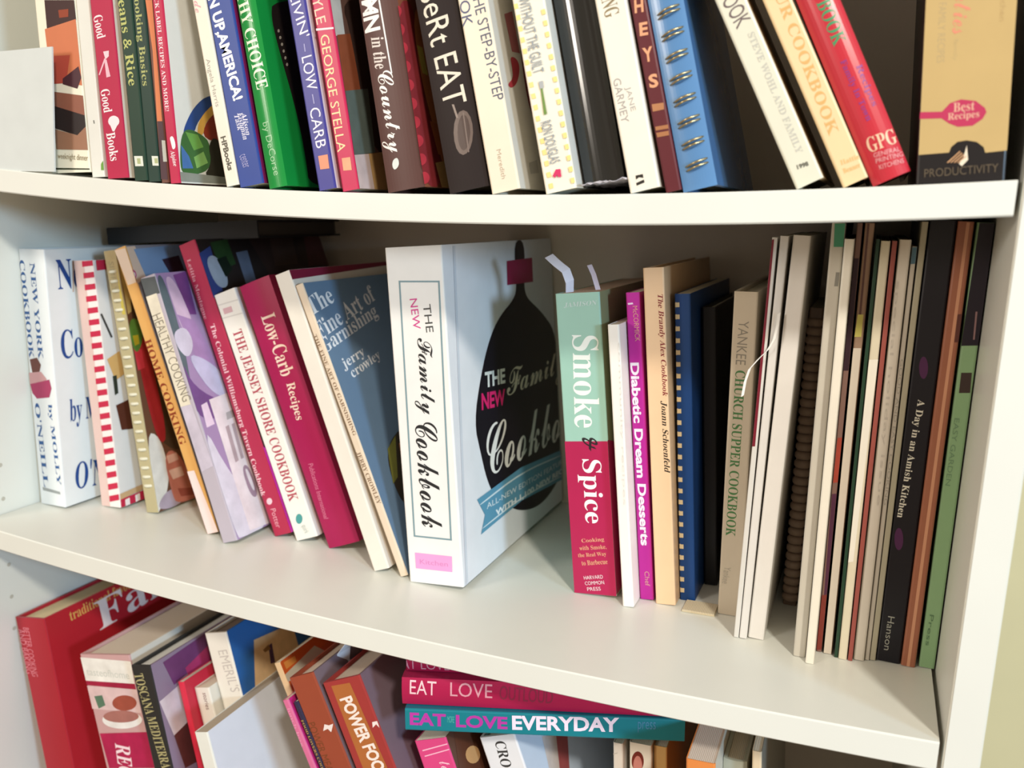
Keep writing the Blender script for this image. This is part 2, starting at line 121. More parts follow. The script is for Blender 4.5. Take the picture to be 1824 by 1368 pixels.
'M2':[('p','s','dcc0b8',[0.7,231.2,12.5,231.3,10.4,0.1,0.1,0.1]),('p','s','c21f44',[10.2,230.8,23.2,231.3,23.2,226.7,10.1,225.7]),('p','s','c21f44',[10.3,220.2,23.2,221.2,23.2,216.2,10.2,215.2]),('p','s','c21f44',[10.3,209.6,23.2,210.7,23.2,205.7,10.2,204.5]),('p','s','c21f44',[10.3,199.0,23.2,200.2,23.2,195.1,10.2,193.9]),('p','s','c21f44',[10.4,188.3,23.2,189.6,23.2,184.5,10.3,183.1]),('p','s','c21f44',[10.4,177.5,23.2,178.9,23.2,173.8,10.3,172.4]),('p','s','c21f44',[10.5,166.7,23.2,168.2,23.2,163.1,10.4,161.6]),('p','s','c21f44',[10.5,155.9,23.2,157.5,23.2,152.3,10.4,150.7]),('p','s','c21f44',[10.6,145.0,23.2,146.7,23.2,141.5,10.4,139.8]),('p','s','c21f44',[10.6,134.1,23.2,135.8,23.2,130.6,10.5,128.8]),('p','s','c21f44',[10.6,123.1,23.2,124.9,23.2,119.7,10.5,117.8]),('p','s','c21f44',[10.7,112.1,23.2,114.0,23.2,108.7,10.6,106.8]),('p','s','c21f44',[10.7,101.0,23.2,103.0,23.2,97.7,10.6,95.7]),('p','s','c21f44',[10.8,89.8,23.2,92.0,23.2,86.7,10.7,84.5]),('p','s','c21f44',[10.8,78.7,23.2,80.9,23.2,75.5,10.7,73.3]),('p','s','c21f44',[10.8,67.4,23.2,69.7,23.2,64.4,10.7,62.0]),('p','s','c21f44',[10.9,56.1,23.2,58.5,23.2,53.2,10.8,50.7]),('p','s','c21f44',[10.9,44.8,23.2,47.3,23.2,41.9,10.8,39.3]),('p','s','c21f44',[11.0,33.4,23.2,36.0,23.2,30.6,10.9,27.9]),('p','s','c21f44',[11.0,22.0,23.2,24.7,23.2,19.2,10.9,16.4]),('p','s','c21f44',[11.1,10.5,23.2,13.3,23.2,7.8,11.0,4.9]),('p','f','c02848',[3.2,231.3,22.7,231.3,23.9,223.0,3.1,222.1]),('p','f','f0e0e0',[18.7,228.4,18.4,227.7,17.8,227.0,16.9,226.6,15.9,226.5,14.9,226.7,14.1,227.2,13.7,227.9,13.6,228.7,13.9,229.4,14.5,230.1,15.4,230.5,16.4,230.6,17.4,230.4,18.2,229.9,18.6,229.2]),('p','f','8a1f28',[23.0,211.7,27.1,212.5,29.0,158.7,24.8,158.1]),('p','f','404040',[1.3,182.6,3.3,183.4,12.5,160.7,10.4,159.9]),('p','f','d9b070',[3.2,141.0,18.5,146.7,22.2,124.9,10.1,120.0]),('p','f','5a3024',[7.5,97.0,28.5,100.5,31.4,70.3,10.9,72.7]),('p','f','303830',[7.4,124.6,12.1,124.9,11.8,108.0,7.6,106.6]),('p','f','c8a880',[0.5,13.2,35.3,15.5,34.5,10.1,0.4,7.8]),('p','f','c02848',[0.4,7.8,34.4,9.0,34.1,0.1,0.4,0.1]),('p','f','f2e8e6',[5.7,6.2,11.3,6.7,11.1,0.1,5.5,0.1]),('p','f','f2e8e6',[18.3,6.9,24.1,7.5,23.9,0.8,18.1,0.2])],
'M3':[('p','s','b0a076',[0.6,244.9,14.6,244.5,14.6,196.9,3.2,197.8]),('p','s','c8b850',[12.9,232.6,13.0,217.5,14.6,186.7,10.4,187.1]),('t','s','SIMPLY','','948a68',7.4,235.2,6.1,207.8,5.9),('p','f','c8b878',[1.0,242.5,25.9,244.2,19.0,195.3,2.3,186.5]),('p','f','4a3a2a',[4.6,206.8,21.1,205.6,46.0,50.0,24.6,55.2,8.5,80.6]),('p','f','a82a30',[4.3,170.9,18.4,166.6,27.4,68.3,14.8,60.3,7.5,102.2]),('p','f','c83a48',[2.4,155.5,11.4,153.3,11.9,135.9,3.4,134.6]),('p','f','5a8a3c',[1.2,181.5,13.5,182.3,16.5,164.2,6.6,149.8,1.1,155.7]),('p','f','b8b030',[3.5,166.8,10.3,167.0,9.9,158.7,4.2,157.4]),('p','f','e0e2dc',[0.1,77.3,16.3,70.8,21.5,33.9,12.4,11.7,0.1,0.1,0.1,1.7]),('p','f','b0a4b4',[0.1,7.2,15.2,18.0,34.6,14.7,33.4,0.1,5.6,0.1]),('p','f','c47a6a',[17.0,53.7,35.9,52.4,52.7,8.4,64.0,0.1,24.9,0.1,19.8,12.2]),('p','f','e4b8a8',[20.5,49.6,33.8,49.6,35.3,42.5,21.7,41.6]),('p','f','e6c0b0',[20.4,35.3,36.8,35.4,39.3,25.8,24.1,25.5]),('p','f','a05448',[28.0,15.5,50.0,10.3,53.0,2.5,30.7,6.8])],
'M4':[('p','s','dcc4ae',[0.1,264.6,12.7,262.6,12.5,231.5,2.2,232.0]),('p','s','ecd8d4',[0.1,59.3,8.4,58.6,12.7,0.1,0.1,0.1]),('t','s','HOME COOKING','b','8a3418',3.6,181.5,5.3,83.5,7.9),('p','f','dcc4ae',[1.3,263.6,11.3,264.3,14.1,236.2,0.1,230.0]),('p','f','c04878',[2.4,237.9,1.1,236.0,0.1,234.5,0.1,233.5,0.1,233.3,0.1,233.8,0.1,235.0,0.1,236.7,0.1,238.6,0.1,240.5,0.1,242.0,0.1,243.0,0.1,243.3,0.8,242.8,2.2,241.6,2.7,239.9]),('p','f','f0e4e4',[1.1,238.0,0.4,236.9,0.1,235.9,0.1,235.4,0.1,235.2,0.1,235.5,0.1,236.2,0.1,237.2,0.1,238.4,0.1,239.5,0.1,240.4,0.1,241.0,0.1,241.2,0.3,240.9,1.1,240.2,1.3,239.2]),('p','f','7f9cc0',[8.7,261.3,75.3,264.7,63.4,239.7,12.8,233.1]),('p','f','3a2a38',[38.0,250.7,60.6,253.6,62.2,237.1,42.2,237.7]),('p','f','585a66',[4.7,232.6,63.4,239.7,51.8,213.2,4.0,212.1])],
'M5':[('p','s','555a5c',[0.1,240.1,16.4,237.9,16.3,223.0,0.1,224.1]),('p','s','e4dcc8',[0.1,224.1,12.7,224.0,12.3,124.7,0.4,124.9]),('t','s','HEALTHY COOKING','','8a8272',1.0,207.2,5.2,128.4,10.3),('p','s','c8c0d0',[0.4,124.9,12.9,124.6,15.8,68.1,1.7,65.7]),('p','f','5f7076',[0.6,237.8,9.4,238.8,9.8,182.9,0.1,125.9,0.1,124.0,0.1,204.5]),('p','f','dcc4dc',[10.1,237.2,20.1,235.6,27.9,201.2,22.8,179.2,12.0,186.6,10.8,213.0]),('p','f','7a4a8a',[21.0,237.6,37.9,240.2,34.6,200.5,26.5,201.4]),('p','f','b090c0',[11.3,202.9,29.1,195.9,44.5,146.8,18.0,161.4]),('p','f','d8d4e4',[0.1,188.3,17.1,192.1,21.1,175.3,8.9,162.7,0.1,173.3]),('p','f','c8c8e4',[7.4,169.0,30.1,159.5,48.2,139.8,42.3,119.6,21.1,132.0]),('p','f','76528e',[0.1,164.5,4.7,138.1,37.8,116.3,33.6,106.6,0.1,108.3,0.1,134.6]),('p','f','dcdae6',[0.1,113.8,16.0,53.3,50.7,0.1,6.9,0.1,0.1,2.3]),('p','f','ecd8ec',[6.6,121.5,14.4,123.0,15.6,102.6,5.1,101.4]),('p','f','eee4e6',[17.8,124.4,54.8,126.9,60.3,0.1,18.4,2.8]),('p','f','b8a8ac',[27.3,97.4,32.0,98.0,31.0,65.0,26.1,64.2]),('p','f','b8a8ac',[35.7,97.7,39.8,98.4,38.3,65.7,34.2,65.2]),('p','f','b8b4b4',[33.3,109.3,44.3,110.2,42.9,103.6,31.9,102.7]),('p','f','a890a0',[31.9,58.4,40.1,59.4,43.6,39.1,40.2,28.3,34.2,29.0,31.1,39.5]),('p','f','eee4e6',[34.5,55.6,38.4,55.6,40.3,39.0,38.5,33.1,36.0,38.1])],
'M6':[('t','s','The Colonial Williamsburg Tavern Cookbook','b','eec8cc',7.2,197.9,1.6,38.0,6.9),('t','s','Letitia Montague','b','d89aa4',5.6,258.6,3.1,204.3,5.4),('p','s','e8c0c8',[10.2,31.4,9.5,30.4,8.4,29.5,7.2,29.1,5.9,29.1,4.9,29.6,4.1,30.4,3.9,31.5,4.1,32.7,4.8,33.8,5.8,34.6,7.1,35.0,8.3,35.0,9.4,34.6,10.1,33.7,10.4,32.6]),('t','s','Potter','','e0a0ac',8.2,24.9,8.0,6.8,5.8),('p','f','3a4a88',[0.1,259.5,16.9,266.0,14.3,222.2,0.1,218.8]),('p','f','2c4a2a',[18.4,269.1,42.1,271.7,43.3,248.0,21.0,242.8]),('p','f','a8b4c4',[5.6,254.0,18.0,258.7,26.8,245.6,24.5,227.8,11.9,226.6,6.2,236.4]),('p','f','16241c',[19.9,253.4,33.2,256.0,36.3,243.0,23.9,236.3]),('p','f','6a7890',[48.4,258.6,65.2,260.2,63.9,230.4,48.2,225.0]),('p','f','3a2c2a',[72.0,272.4,189.9,272.4,189.9,232.7,86.3,234.6]),('p','f','5a3438',[161.4,272.4,189.9,272.4,189.9,240.1,154.2,240.2]),('p','f','4a3a34',[104.1,270.4,141.6,271.9,136.4,243.5,99.3,243.0]),('p','f','c030a0',[0.1,81.1,4.0,77.7,18.9,0.1,0.1,0.1])],
'M7':[('p','s','d8d4cc',[0.9,220.7,23.8,219.0,23.8,217.9,1.1,219.6]),('p','s','d8d4cc',[1.0,208.7,23.8,206.8,23.8,205.7,1.2,207.6]),('p','s','d8b0b4',[4.8,215.9,14.6,215.4,14.4,210.4,4.6,210.8]),('t','s','THE JERSEY SHORE COOKBOOK','b','b04a58',11.4,194.2,11.4,35.6,12.0),('p','s','4a9a98',[14.5,18.1,13.5,16.5,12.2,15.2,10.6,14.5,9.1,14.4,7.9,15.0,7.1,16.2,6.9,17.8,7.4,19.6,8.3,21.2,9.7,22.5,11.2,23.2,12.7,23.2,13.9,22.6,14.7,21.4,14.9,19.8]),('t','s','quirk','','a8b8b0',12.9,12.6,13.5,4.6,7.2)],
'M8':[('t','s','Low-Carb','b','f0d8c8',19.5,210.2,19.5,155.3,14.9),('t','s','Recipes','b','f0d8c8',17.9,148.6,15.3,115.6,11.3),('t','s','Publications International','','d87a98',11.5,76.4,8.3,26.3,5.3)],
'M9':[('p','f','7a1c38',[0.1,256.5,176.9,256.5,171.6,253.3,0.1,248.5])],
'M10':[('t','s','THE FINE ART OF GARNISHING','b','8a7058',-6.9,209.7,-2.4,121.9,4.4),('t','s','JERRY CROWLEY','b','8a7058',-2.5,108.3,0.0,62.7,4.4),('t','f','The','b','eceef0',-4.5,231.4,34.3,240.1,15),('t','f','Fine Art of','b','e6e8ec',-5.2,210.5,99.1,236.4,15),('t','f','Garnishing','b','e6e8ec',-5.0,196.2,93.4,218.7,16),('t','f','jerry','b','e6e8ec',13.7,178.8,51.5,186.1,11),('t','f','crowley','b','e6e8ec',21.6,169.6,73.7,179.7,11),('p','f','3a3020',[96.6,117.8,50.2,109.7,30.2,96.8,25.4,73.0,30.0,48.9,63.1,41.0,115.7,113.7]),('p','f','a85c24',[54.1,101.0,86.7,103.8,65.7,66.6,43.2,67.8]),('p','f','8a8a3a',[34.7,100.8,53.3,108.5,34.7,75.4,24.9,72.1])],
'M11':[('p','s','7f9aa2',[10.1,242.5,45.0,241.4,44.9,240.1,10.0,241.2]),('p','s','7f9aa2',[6.8,39.8,40.8,39.3,40.7,37.9,6.7,38.4]),('p','s','7f9aa2',[10.1,242.5,11.5,242.4,8.2,38.5,6.7,38.4]),('p','s','7f9aa2',[43.6,241.4,45.0,241.4,40.7,38.4,39.2,38.3]),('t','s','THE','','4a4a48',32.7,224.0,34.0,202.7,6.3),('t','s','NEW','','d0408c',21.6,228.5,23.1,205.4,6.3),('t','s','Family','sc','28282a',25.9,198.4,25.7,138.9,18.3),('t','s','Cookbook','sc','28282a',24.7,132.7,24.6,47.3,19.3),('p','s','e8a0d4',[6.7,25.2,39.8,24.9,39.3,11.8,6.6,11.9]),('t','s','Kitchen','','d080b8',10.7,18.0,35.8,18.0,4),('p','f','d0d4dc',[19.1,266.4,23.0,266.3,8.1,0.1,4.0,0.1]),('p','f','17101a',[142.0,267.6,169.6,267.6,162.4,228.4,164.0,219.5,171.6,212.7,202.7,199.3,239.9,176.0,239.9,144.6,239.9,73.5,236.9,26.1,201.5,16.1,169.4,14.4,133.4,21.1,102.3,33.4,67.7,55.5,55.0,73.8,46.9,97.0,37.7,124.9,56.1,160.8,77.2,187.8,101.1,204.2,137.5,216.6,144.4,227.6]),('p','f','9a1f48',[124.0,250.4,185.7,250.9,185.5,228.4,122.3,229.6]),('t','f','THE','sb','f0ece4',63.3,155.4,106.2,152.2,13),('t','f','NEW','sb','d8246a',54.0,138.8,103.6,133.8,14),('t','f','Family','sc','ecdcc4',108.2,139.4,262.7,137.8,34),('t','f','Cookbook','sc','f0e8e0',58.1,95.6,304.1,82.1,44),('p','f','5f98b4',[34.0,61.7,132.3,63.1,239.9,52.5,239.9,21.4,128.0,32.5,37.4,30.9,47.3,44.6]),('p','f','d8e4ea',[37.7,56.7,131.7,59.0,239.9,47.7,239.9,46.5,131.5,57.5,38.6,55.0]),('p','f','d8e4ea',[40.3,35.7,128.5,36.6,239.9,26.2,239.9,25.0,128.3,35.0,40.1,34.4]),('t','f','ALL-NEW EDITION FEATURING','s','e0e8ec',51.6,50.6,269.4,38.1,5),('t','f','WITH 1,100 NEW RECIPES','sb','eef2f4',68.9,38.8,273.7,28.4,6.5)],
'M12':[('p','s','b02050',[0.1,123.3,34.6,124.0,34.6,0.1,0.1,0.1]),('p','f','a41e4a',[0.1,124.9,189.9,71.1,189.9,0.1,0.1,1.8]),('t','s','JAMISON','bi','c4d8d4',6.3,228.2,32.7,229.2,4),('t','s','Smoke','b','eef4ee',21.7,205.3,19.0,134.2,20.8),('t','s','&','bi','2a2428',16.9,128.0,25.2,117.6,9),('t','s','Spice','b','f6eeee',18.9,109.5,18.4,58.4,19.5),('t','s','Cooking','b','e0a080',8.8,43.2,27.2,45.7,4),('t','s','with Smoke,','b','e0a080',6.6,37.1,28.7,39.9,4),('t','s','the Real Way','b','e0a080',5.2,31.0,28.3,34.0,4),('t','s','to Barbecue','b','e0a080',7.7,25.2,28.9,28.1,4),('t','s','HARVARD','','eed8dc',8.8,13.2,24.5,15.4,3),('t','s','COMMON','','eed8dc',9.4,8.6,25.2,10.8,3),('t','s','PRESS','','eed8dc',11.0,4.0,22.1,5.4,3)],
'M13':[('t','s','community recipes','','e0dcd4',8.2,203.9,6.0,80.6,2.6)],
'M14':[('t','s','Diabetic Dream Desserts','sb','fbeef8',4.3,186.9,6.0,43.9,6.7),('t','s','McCORMICK','','e0a090',6.7,229.3,7.6,202.9,3.8),('p','s','f4d8f0',[1.2,231.6,5.1,231.9,5.5,230.6,1.6,230.3]),('t','s','Chef','','e0a0a0',6.4,23.0,6.7,11.1,3.8)],
'M15':[('t','s','The Brandy Alex Cookbook','bi','8a3a3a',12.6,238.5,13.7,163.1,4.9),('t','s','Joann Schoenfeld','bi','3a3028',11.9,159.7,12.5,104.8,4.9)],
'M18':[('t','s','YANKEE','','8a8478',7.8,221.6,7.1,190.3,7.0),('t','s','CHURCH SUPPER COOKBOOK','b','4a7a4a',7.3,186.2,6.4,62.0,7.0),('t','s','Yankee','','a8a090',5.6,37.7,4.6,24.2,5.0)],
'M19a':[('p','s','7a1f30',[0.1,279.2,1.4,279.7,2.0,140.6,0.1,140.3])],
'M21a':[('p','s','4a9a78',[1.6,289.2,7.7,289.4,7.7,275.1,2.2,274.9]),('p','s','8a8880',[4.9,259.4,7.1,259.5,6.9,250.8,4.6,250.7])],
'M21c':[('p','s','3a2430',[0.1,267.5,2.9,267.7,3.2,196.1,0.1,195.8]),('p','s','b04838',[0.5,151.1,3.2,151.8,3.2,121.2,0.4,120.5]),('p','s','5a3048',[0.4,112.8,3.2,113.5,3.2,42.4,1.5,41.4]),('p','s','8a3a30',[0.1,41.0,3.2,42.1,3.2,1.9,0.1,1.0])],
'M21d':[('p','s','6a4a44',[1.2,289.0,2.5,289.0,2.8,232.4,1.5,232.3]),('p','s','d8d070',[0.8,232.3,4.1,232.5,4.1,218.2,0.1,217.9]),('p','s','e4d8c8',[0.1,210.7,4.7,211.0,4.8,0.1,0.1,0.1])],
'M21f':[('p','s','e8e4d8',[0.1,204.3,5.3,205.0,3.2,69.9,0.1,68.7])],
'M21h':[('t','s','special holiday issue','','c0b8ac',0.2,253.8,3.3,109.0,2.7)],
'M21i':[('t','s','GOOD AND EASY COOKING','','9a9488',2.6,204.8,2.7,109.0,1.7),('p','s','4a6a78',[0.1,274.2,2.7,274.4,2.7,264.2,0.1,263.9])],
'M22':[('t','s','A Day in an Amish Kitchen','b','d8d4c4',7.2,179.2,3.5,100.7,5.3),('p','s','4a2048',[9.1,199.8,9.2,197.1,8.9,194.7,8.2,193.1,7.3,192.5,6.3,192.9,5.3,194.3,4.5,196.6,4.0,199.3,3.9,202.0,4.2,204.3,4.8,205.9,5.7,206.5,6.8,206.1,7.8,204.7,8.6,202.4]),('p','s','4a2048',[7.3,86.7,7.5,83.8,7.2,81.3,6.5,79.5,5.5,78.7,4.5,79.1,3.4,80.6,2.6,82.9,2.1,85.8,1.9,88.7,2.3,91.3,2.9,93.1,3.9,93.8,5.0,93.4,6.0,91.9,6.8,89.6]),('t','s','Hanson','','9a9a90',6.1,32.4,6.0,8.2,4.1)],
'M23':[('p','s','c89070',[4.5,288.8,6.3,288.8,5.3,0.1,3.4,0.1]),('p','s','5a3028',[6.2,233.7,8.6,234.2,8.6,217.0,6.4,216.5])],
'M24':[('p','s','1c1420',[1.3,288.1,9.3,288.1,9.3,214.8,0.1,213.8]),('p','s','8a6a6a',[5.5,235.2,6.5,235.3,7.0,218.2,6.1,218.1]),('p','s','3a2c28',[2.1,197.2,7.9,197.8,8.4,185.2,2.3,184.5]),('t','s','EASY GARDEN','','6a8a68',3.2,168.5,2.9,124.8,2.8),('t','s','Press','','5a7a58',3.7,37.3,3.5,15.5,2.4)],
'R1':[('t','s','BETTER COOKING','','d8808c',11.5,201.0,11.0,152.5,7.5),('t','s','AND BAKING','','d8808c',3.7,199.5,3.4,154.8,7.5),('t','f','traditional favourites','b','d8a85c',26.5,201.9,123.4,205.9,10),('t','f','Family','b','ece0dc',55.7,184.6,233.1,193.9,38)],
'R2':[('p','s','f0ece4',[0.1,190.2,60.8,187.3,59.5,166.3,0.1,167.7]),('t','s','tasteofhome','','c8ccc4',3.5,176.6,55.1,174.1,7),('p','s','a02040',[0.1,167.7,59.5,166.3,59.3,161.0,0.1,163.4]),('p','s','dcc0c0',[0.1,162.8,60.7,161.0,59.7,138.8,0.1,140.4]),('p','s','5a7a64',[6.1,152.8,16.4,154.2,17.7,144.5,8.2,140.9]),('p','s','a05040',[57.0,148.2,55.0,145.3,51.1,142.7,45.7,140.9,39.8,140.0,34.1,140.4,29.6,141.8,27.0,144.2,26.7,147.0,28.8,150.0,32.8,152.6,38.2,154.4,44.2,155.2,49.8,154.8,54.2,153.4,56.7,151.0]),('p','s','f0ece8',[59.2,132.4,56.4,129.0,50.2,125.9,41.7,123.6,31.9,122.4,22.4,122.6,14.8,124.1,10.1,126.7,9.1,130.0,12.1,133.5,18.5,136.6,27.2,138.9,37.0,139.9,46.3,139.7,53.8,138.1,58.2,135.6]),('p','s','a87068',[56.0,135.4,53.7,133.1,48.4,130.9,40.9,129.3,32.3,128.4,23.8,128.5,16.9,129.4,12.6,131.2,11.5,133.4,14.0,135.8,19.5,138.0,27.1,139.6,35.8,140.4,44.1,140.3,50.8,139.3,55.0,137.6]),('p','s','b02050',[2.3,116.5,60.8,120.9,60.8,86.8,4.1,82.4]),('t','s','RECIPE','b','f4dce4',27.4,107.0,20.3,49.3,18.3)],
'R3':[('t','s','TOSCANA MEDITERRANEA','b','b0a878',9.0,196.7,18.9,93.2,11.0),('p','f','6a3a6a',[14.1,200.4,88.7,203.9,81.4,184.6,20.7,176.2]),('p','f','a8386a',[36.8,184.1,67.9,190.9,67.6,174.5,39.6,169.3]),('p','f','2c4a30',[39.6,169.3,65.0,175.8,67.4,163.5,42.5,154.4]),('p','f','cfc4cc',[1.7,170.5,34.1,174.7,38.4,140.3,8.9,135.3]),('p','f','5a3030',[8.9,135.3,38.4,140.3,62.2,93.9,13.1,102.2])],
'R4':[('t','s','stories','','7a4a48',10.6,173.2,10.4,157.4,4.2)],
'R5':[('t','s',"EMERIL'S",'','c8c0b8',15.4,212.8,18.6,174.0,11.0),('p','f','dcb88a',[30.0,208.1,84.2,200.4,88.5,117.7,13.6,157.3]),('p','f','4a2a4a',[46.2,195.2,51.3,195.6,49.4,177.2,43.4,179.0]),('p','f','8a6030',[37.8,194.8,46.5,196.2,47.9,191.1,39.9,191.6])],
'R8':[('p','f','d8642c',[0.1,238.3,50.8,238.6,78.2,227.7,0.1,226.8]),('p','f','e89a4c',[3.7,236.6,18.7,235.4,18.1,230.5,3.8,230.4]),('p','f','d4d0b8',[0.1,227.4,45.5,232.1,67.1,210.8,0.1,220.8])],
'R8b':[('t','s','lunch box','','e89ab8',3.0,221.2,2.0,188.3,3.0)],
'R9':[('t','s','FOOD LOVERS COOKBOOK','b','b89850',7.4,213.7,9.6,155.6,2.9)],
'R10':[('p','s','ece0dc',[16.3,208.8,20.1,207.2,24.7,207.8,22.2,204.4,19.7,201.5,17.7,204.7,12.6,203.7]),('t','s','POWER MEALS','','7a4428',-4.2,212.4,-4.1,164.0,7.4)],
'R11':[('p','s','b06a38',[7.2,250.1,25.3,249.5,30.0,167.7,6.9,170.9]),('t','s','POWER FOODS','sb','f2e6de',16.0,239.1,22.9,164.0,12.4),('p','s','f0e4e0',[31.7,215.8,36.5,215.9,36.5,217.0,36.5,213.7,36.3,210.4,34.5,213.5,30.3,211.4])],
'S3':[('t','s','EAT','sb','b83aa0',9.6,199.2,9.4,172.6,10.1),('t','s','MORE','','58b8b0',10.4,171.4,10.2,166.4,5.2),('t','s','LOVE','sb','b83aa0',9.3,165.2,9.2,127.4,10.1),('t','s','EVERYDAY','sb','f0e0f0',10.3,124.1,12.0,46.8,11.5),('t','s','press','s','4a88a8',10.4,33.5,10.6,20.7,8.7)],
'S2':[('t','s','EAT','','ecc8cc',14.3,209.0,13.9,189.4,10.6),('t','s','LOVE','','d89aa6',14.0,179.1,13.9,148.2,10.6),('t','s','OUTLOUD','','8a2a44',13.3,142.9,11.7,104.2,10.6)],
'S1':[('t','s','EAT LOVE','','c08aa0',5.7,222.8,5.9,182.9,8.2)],
'R13':[('p','s','f4b8d0',[4.3,203.0,28.1,206.0,28.1,205.1,4.4,202.0]),('p','s','f4b8d0',[4.6,198.3,28.1,201.6,28.1,200.7,4.7,197.4]),('t','s','tea','sc','f6c8d8',19.6,192.3,20.5,181.2,8.5),('p','f','5a3424',[12.1,207.7,75.5,189.3,56.4,135.9,0.1,172.5]),('p','f','c89a68',[36.4,175.3,34.1,173.7,30.8,173.3,26.8,174.0,22.9,175.8,19.7,178.3,17.5,181.2,16.8,184.1,17.5,186.5,19.7,188.1,23.0,188.6,26.9,187.9,30.8,186.2,34.1,183.7,36.4,180.7,37.2,177.8])],
'R15':[('t','s','CROCK','b','3a3a3a',16.4,206.2,14.0,169.4,9.2),('p','f','b05a5c',[56.5,177.0,82.7,167.1,57.4,131.9,34.7,146.2]),('p','f','dcd0c8',[38.4,186.4,61.6,175.1,43.3,140.8,30.4,148.8])],
'R18':[('p','s','c8c4bc',[0.1,195.8,3.4,197.4,3.4,196.5,0.1,194.9])],
'R20':[('p','s','7a3028',[11.2,191.8,10.8,188.6,9.8,185.6,8.2,183.4,6.4,182.4,4.6,182.6,3.0,184.1,2.0,186.6,1.7,189.7,2.0,193.0,3.1,196.0,4.6,198.1,6.5,199.2,8.3,198.9,9.8,197.4,10.8,195.0]),('p','s','d08a80',[9.9,187.8,9.6,184.6,8.9,181.7,7.7,179.6,6.4,178.7,5.1,179.0,3.9,180.6,3.2,183.1,2.9,186.3,3.2,189.6,4.0,192.5,5.1,194.5,6.4,195.5,7.8,195.1,8.9,193.5,9.6,191.0])],
}
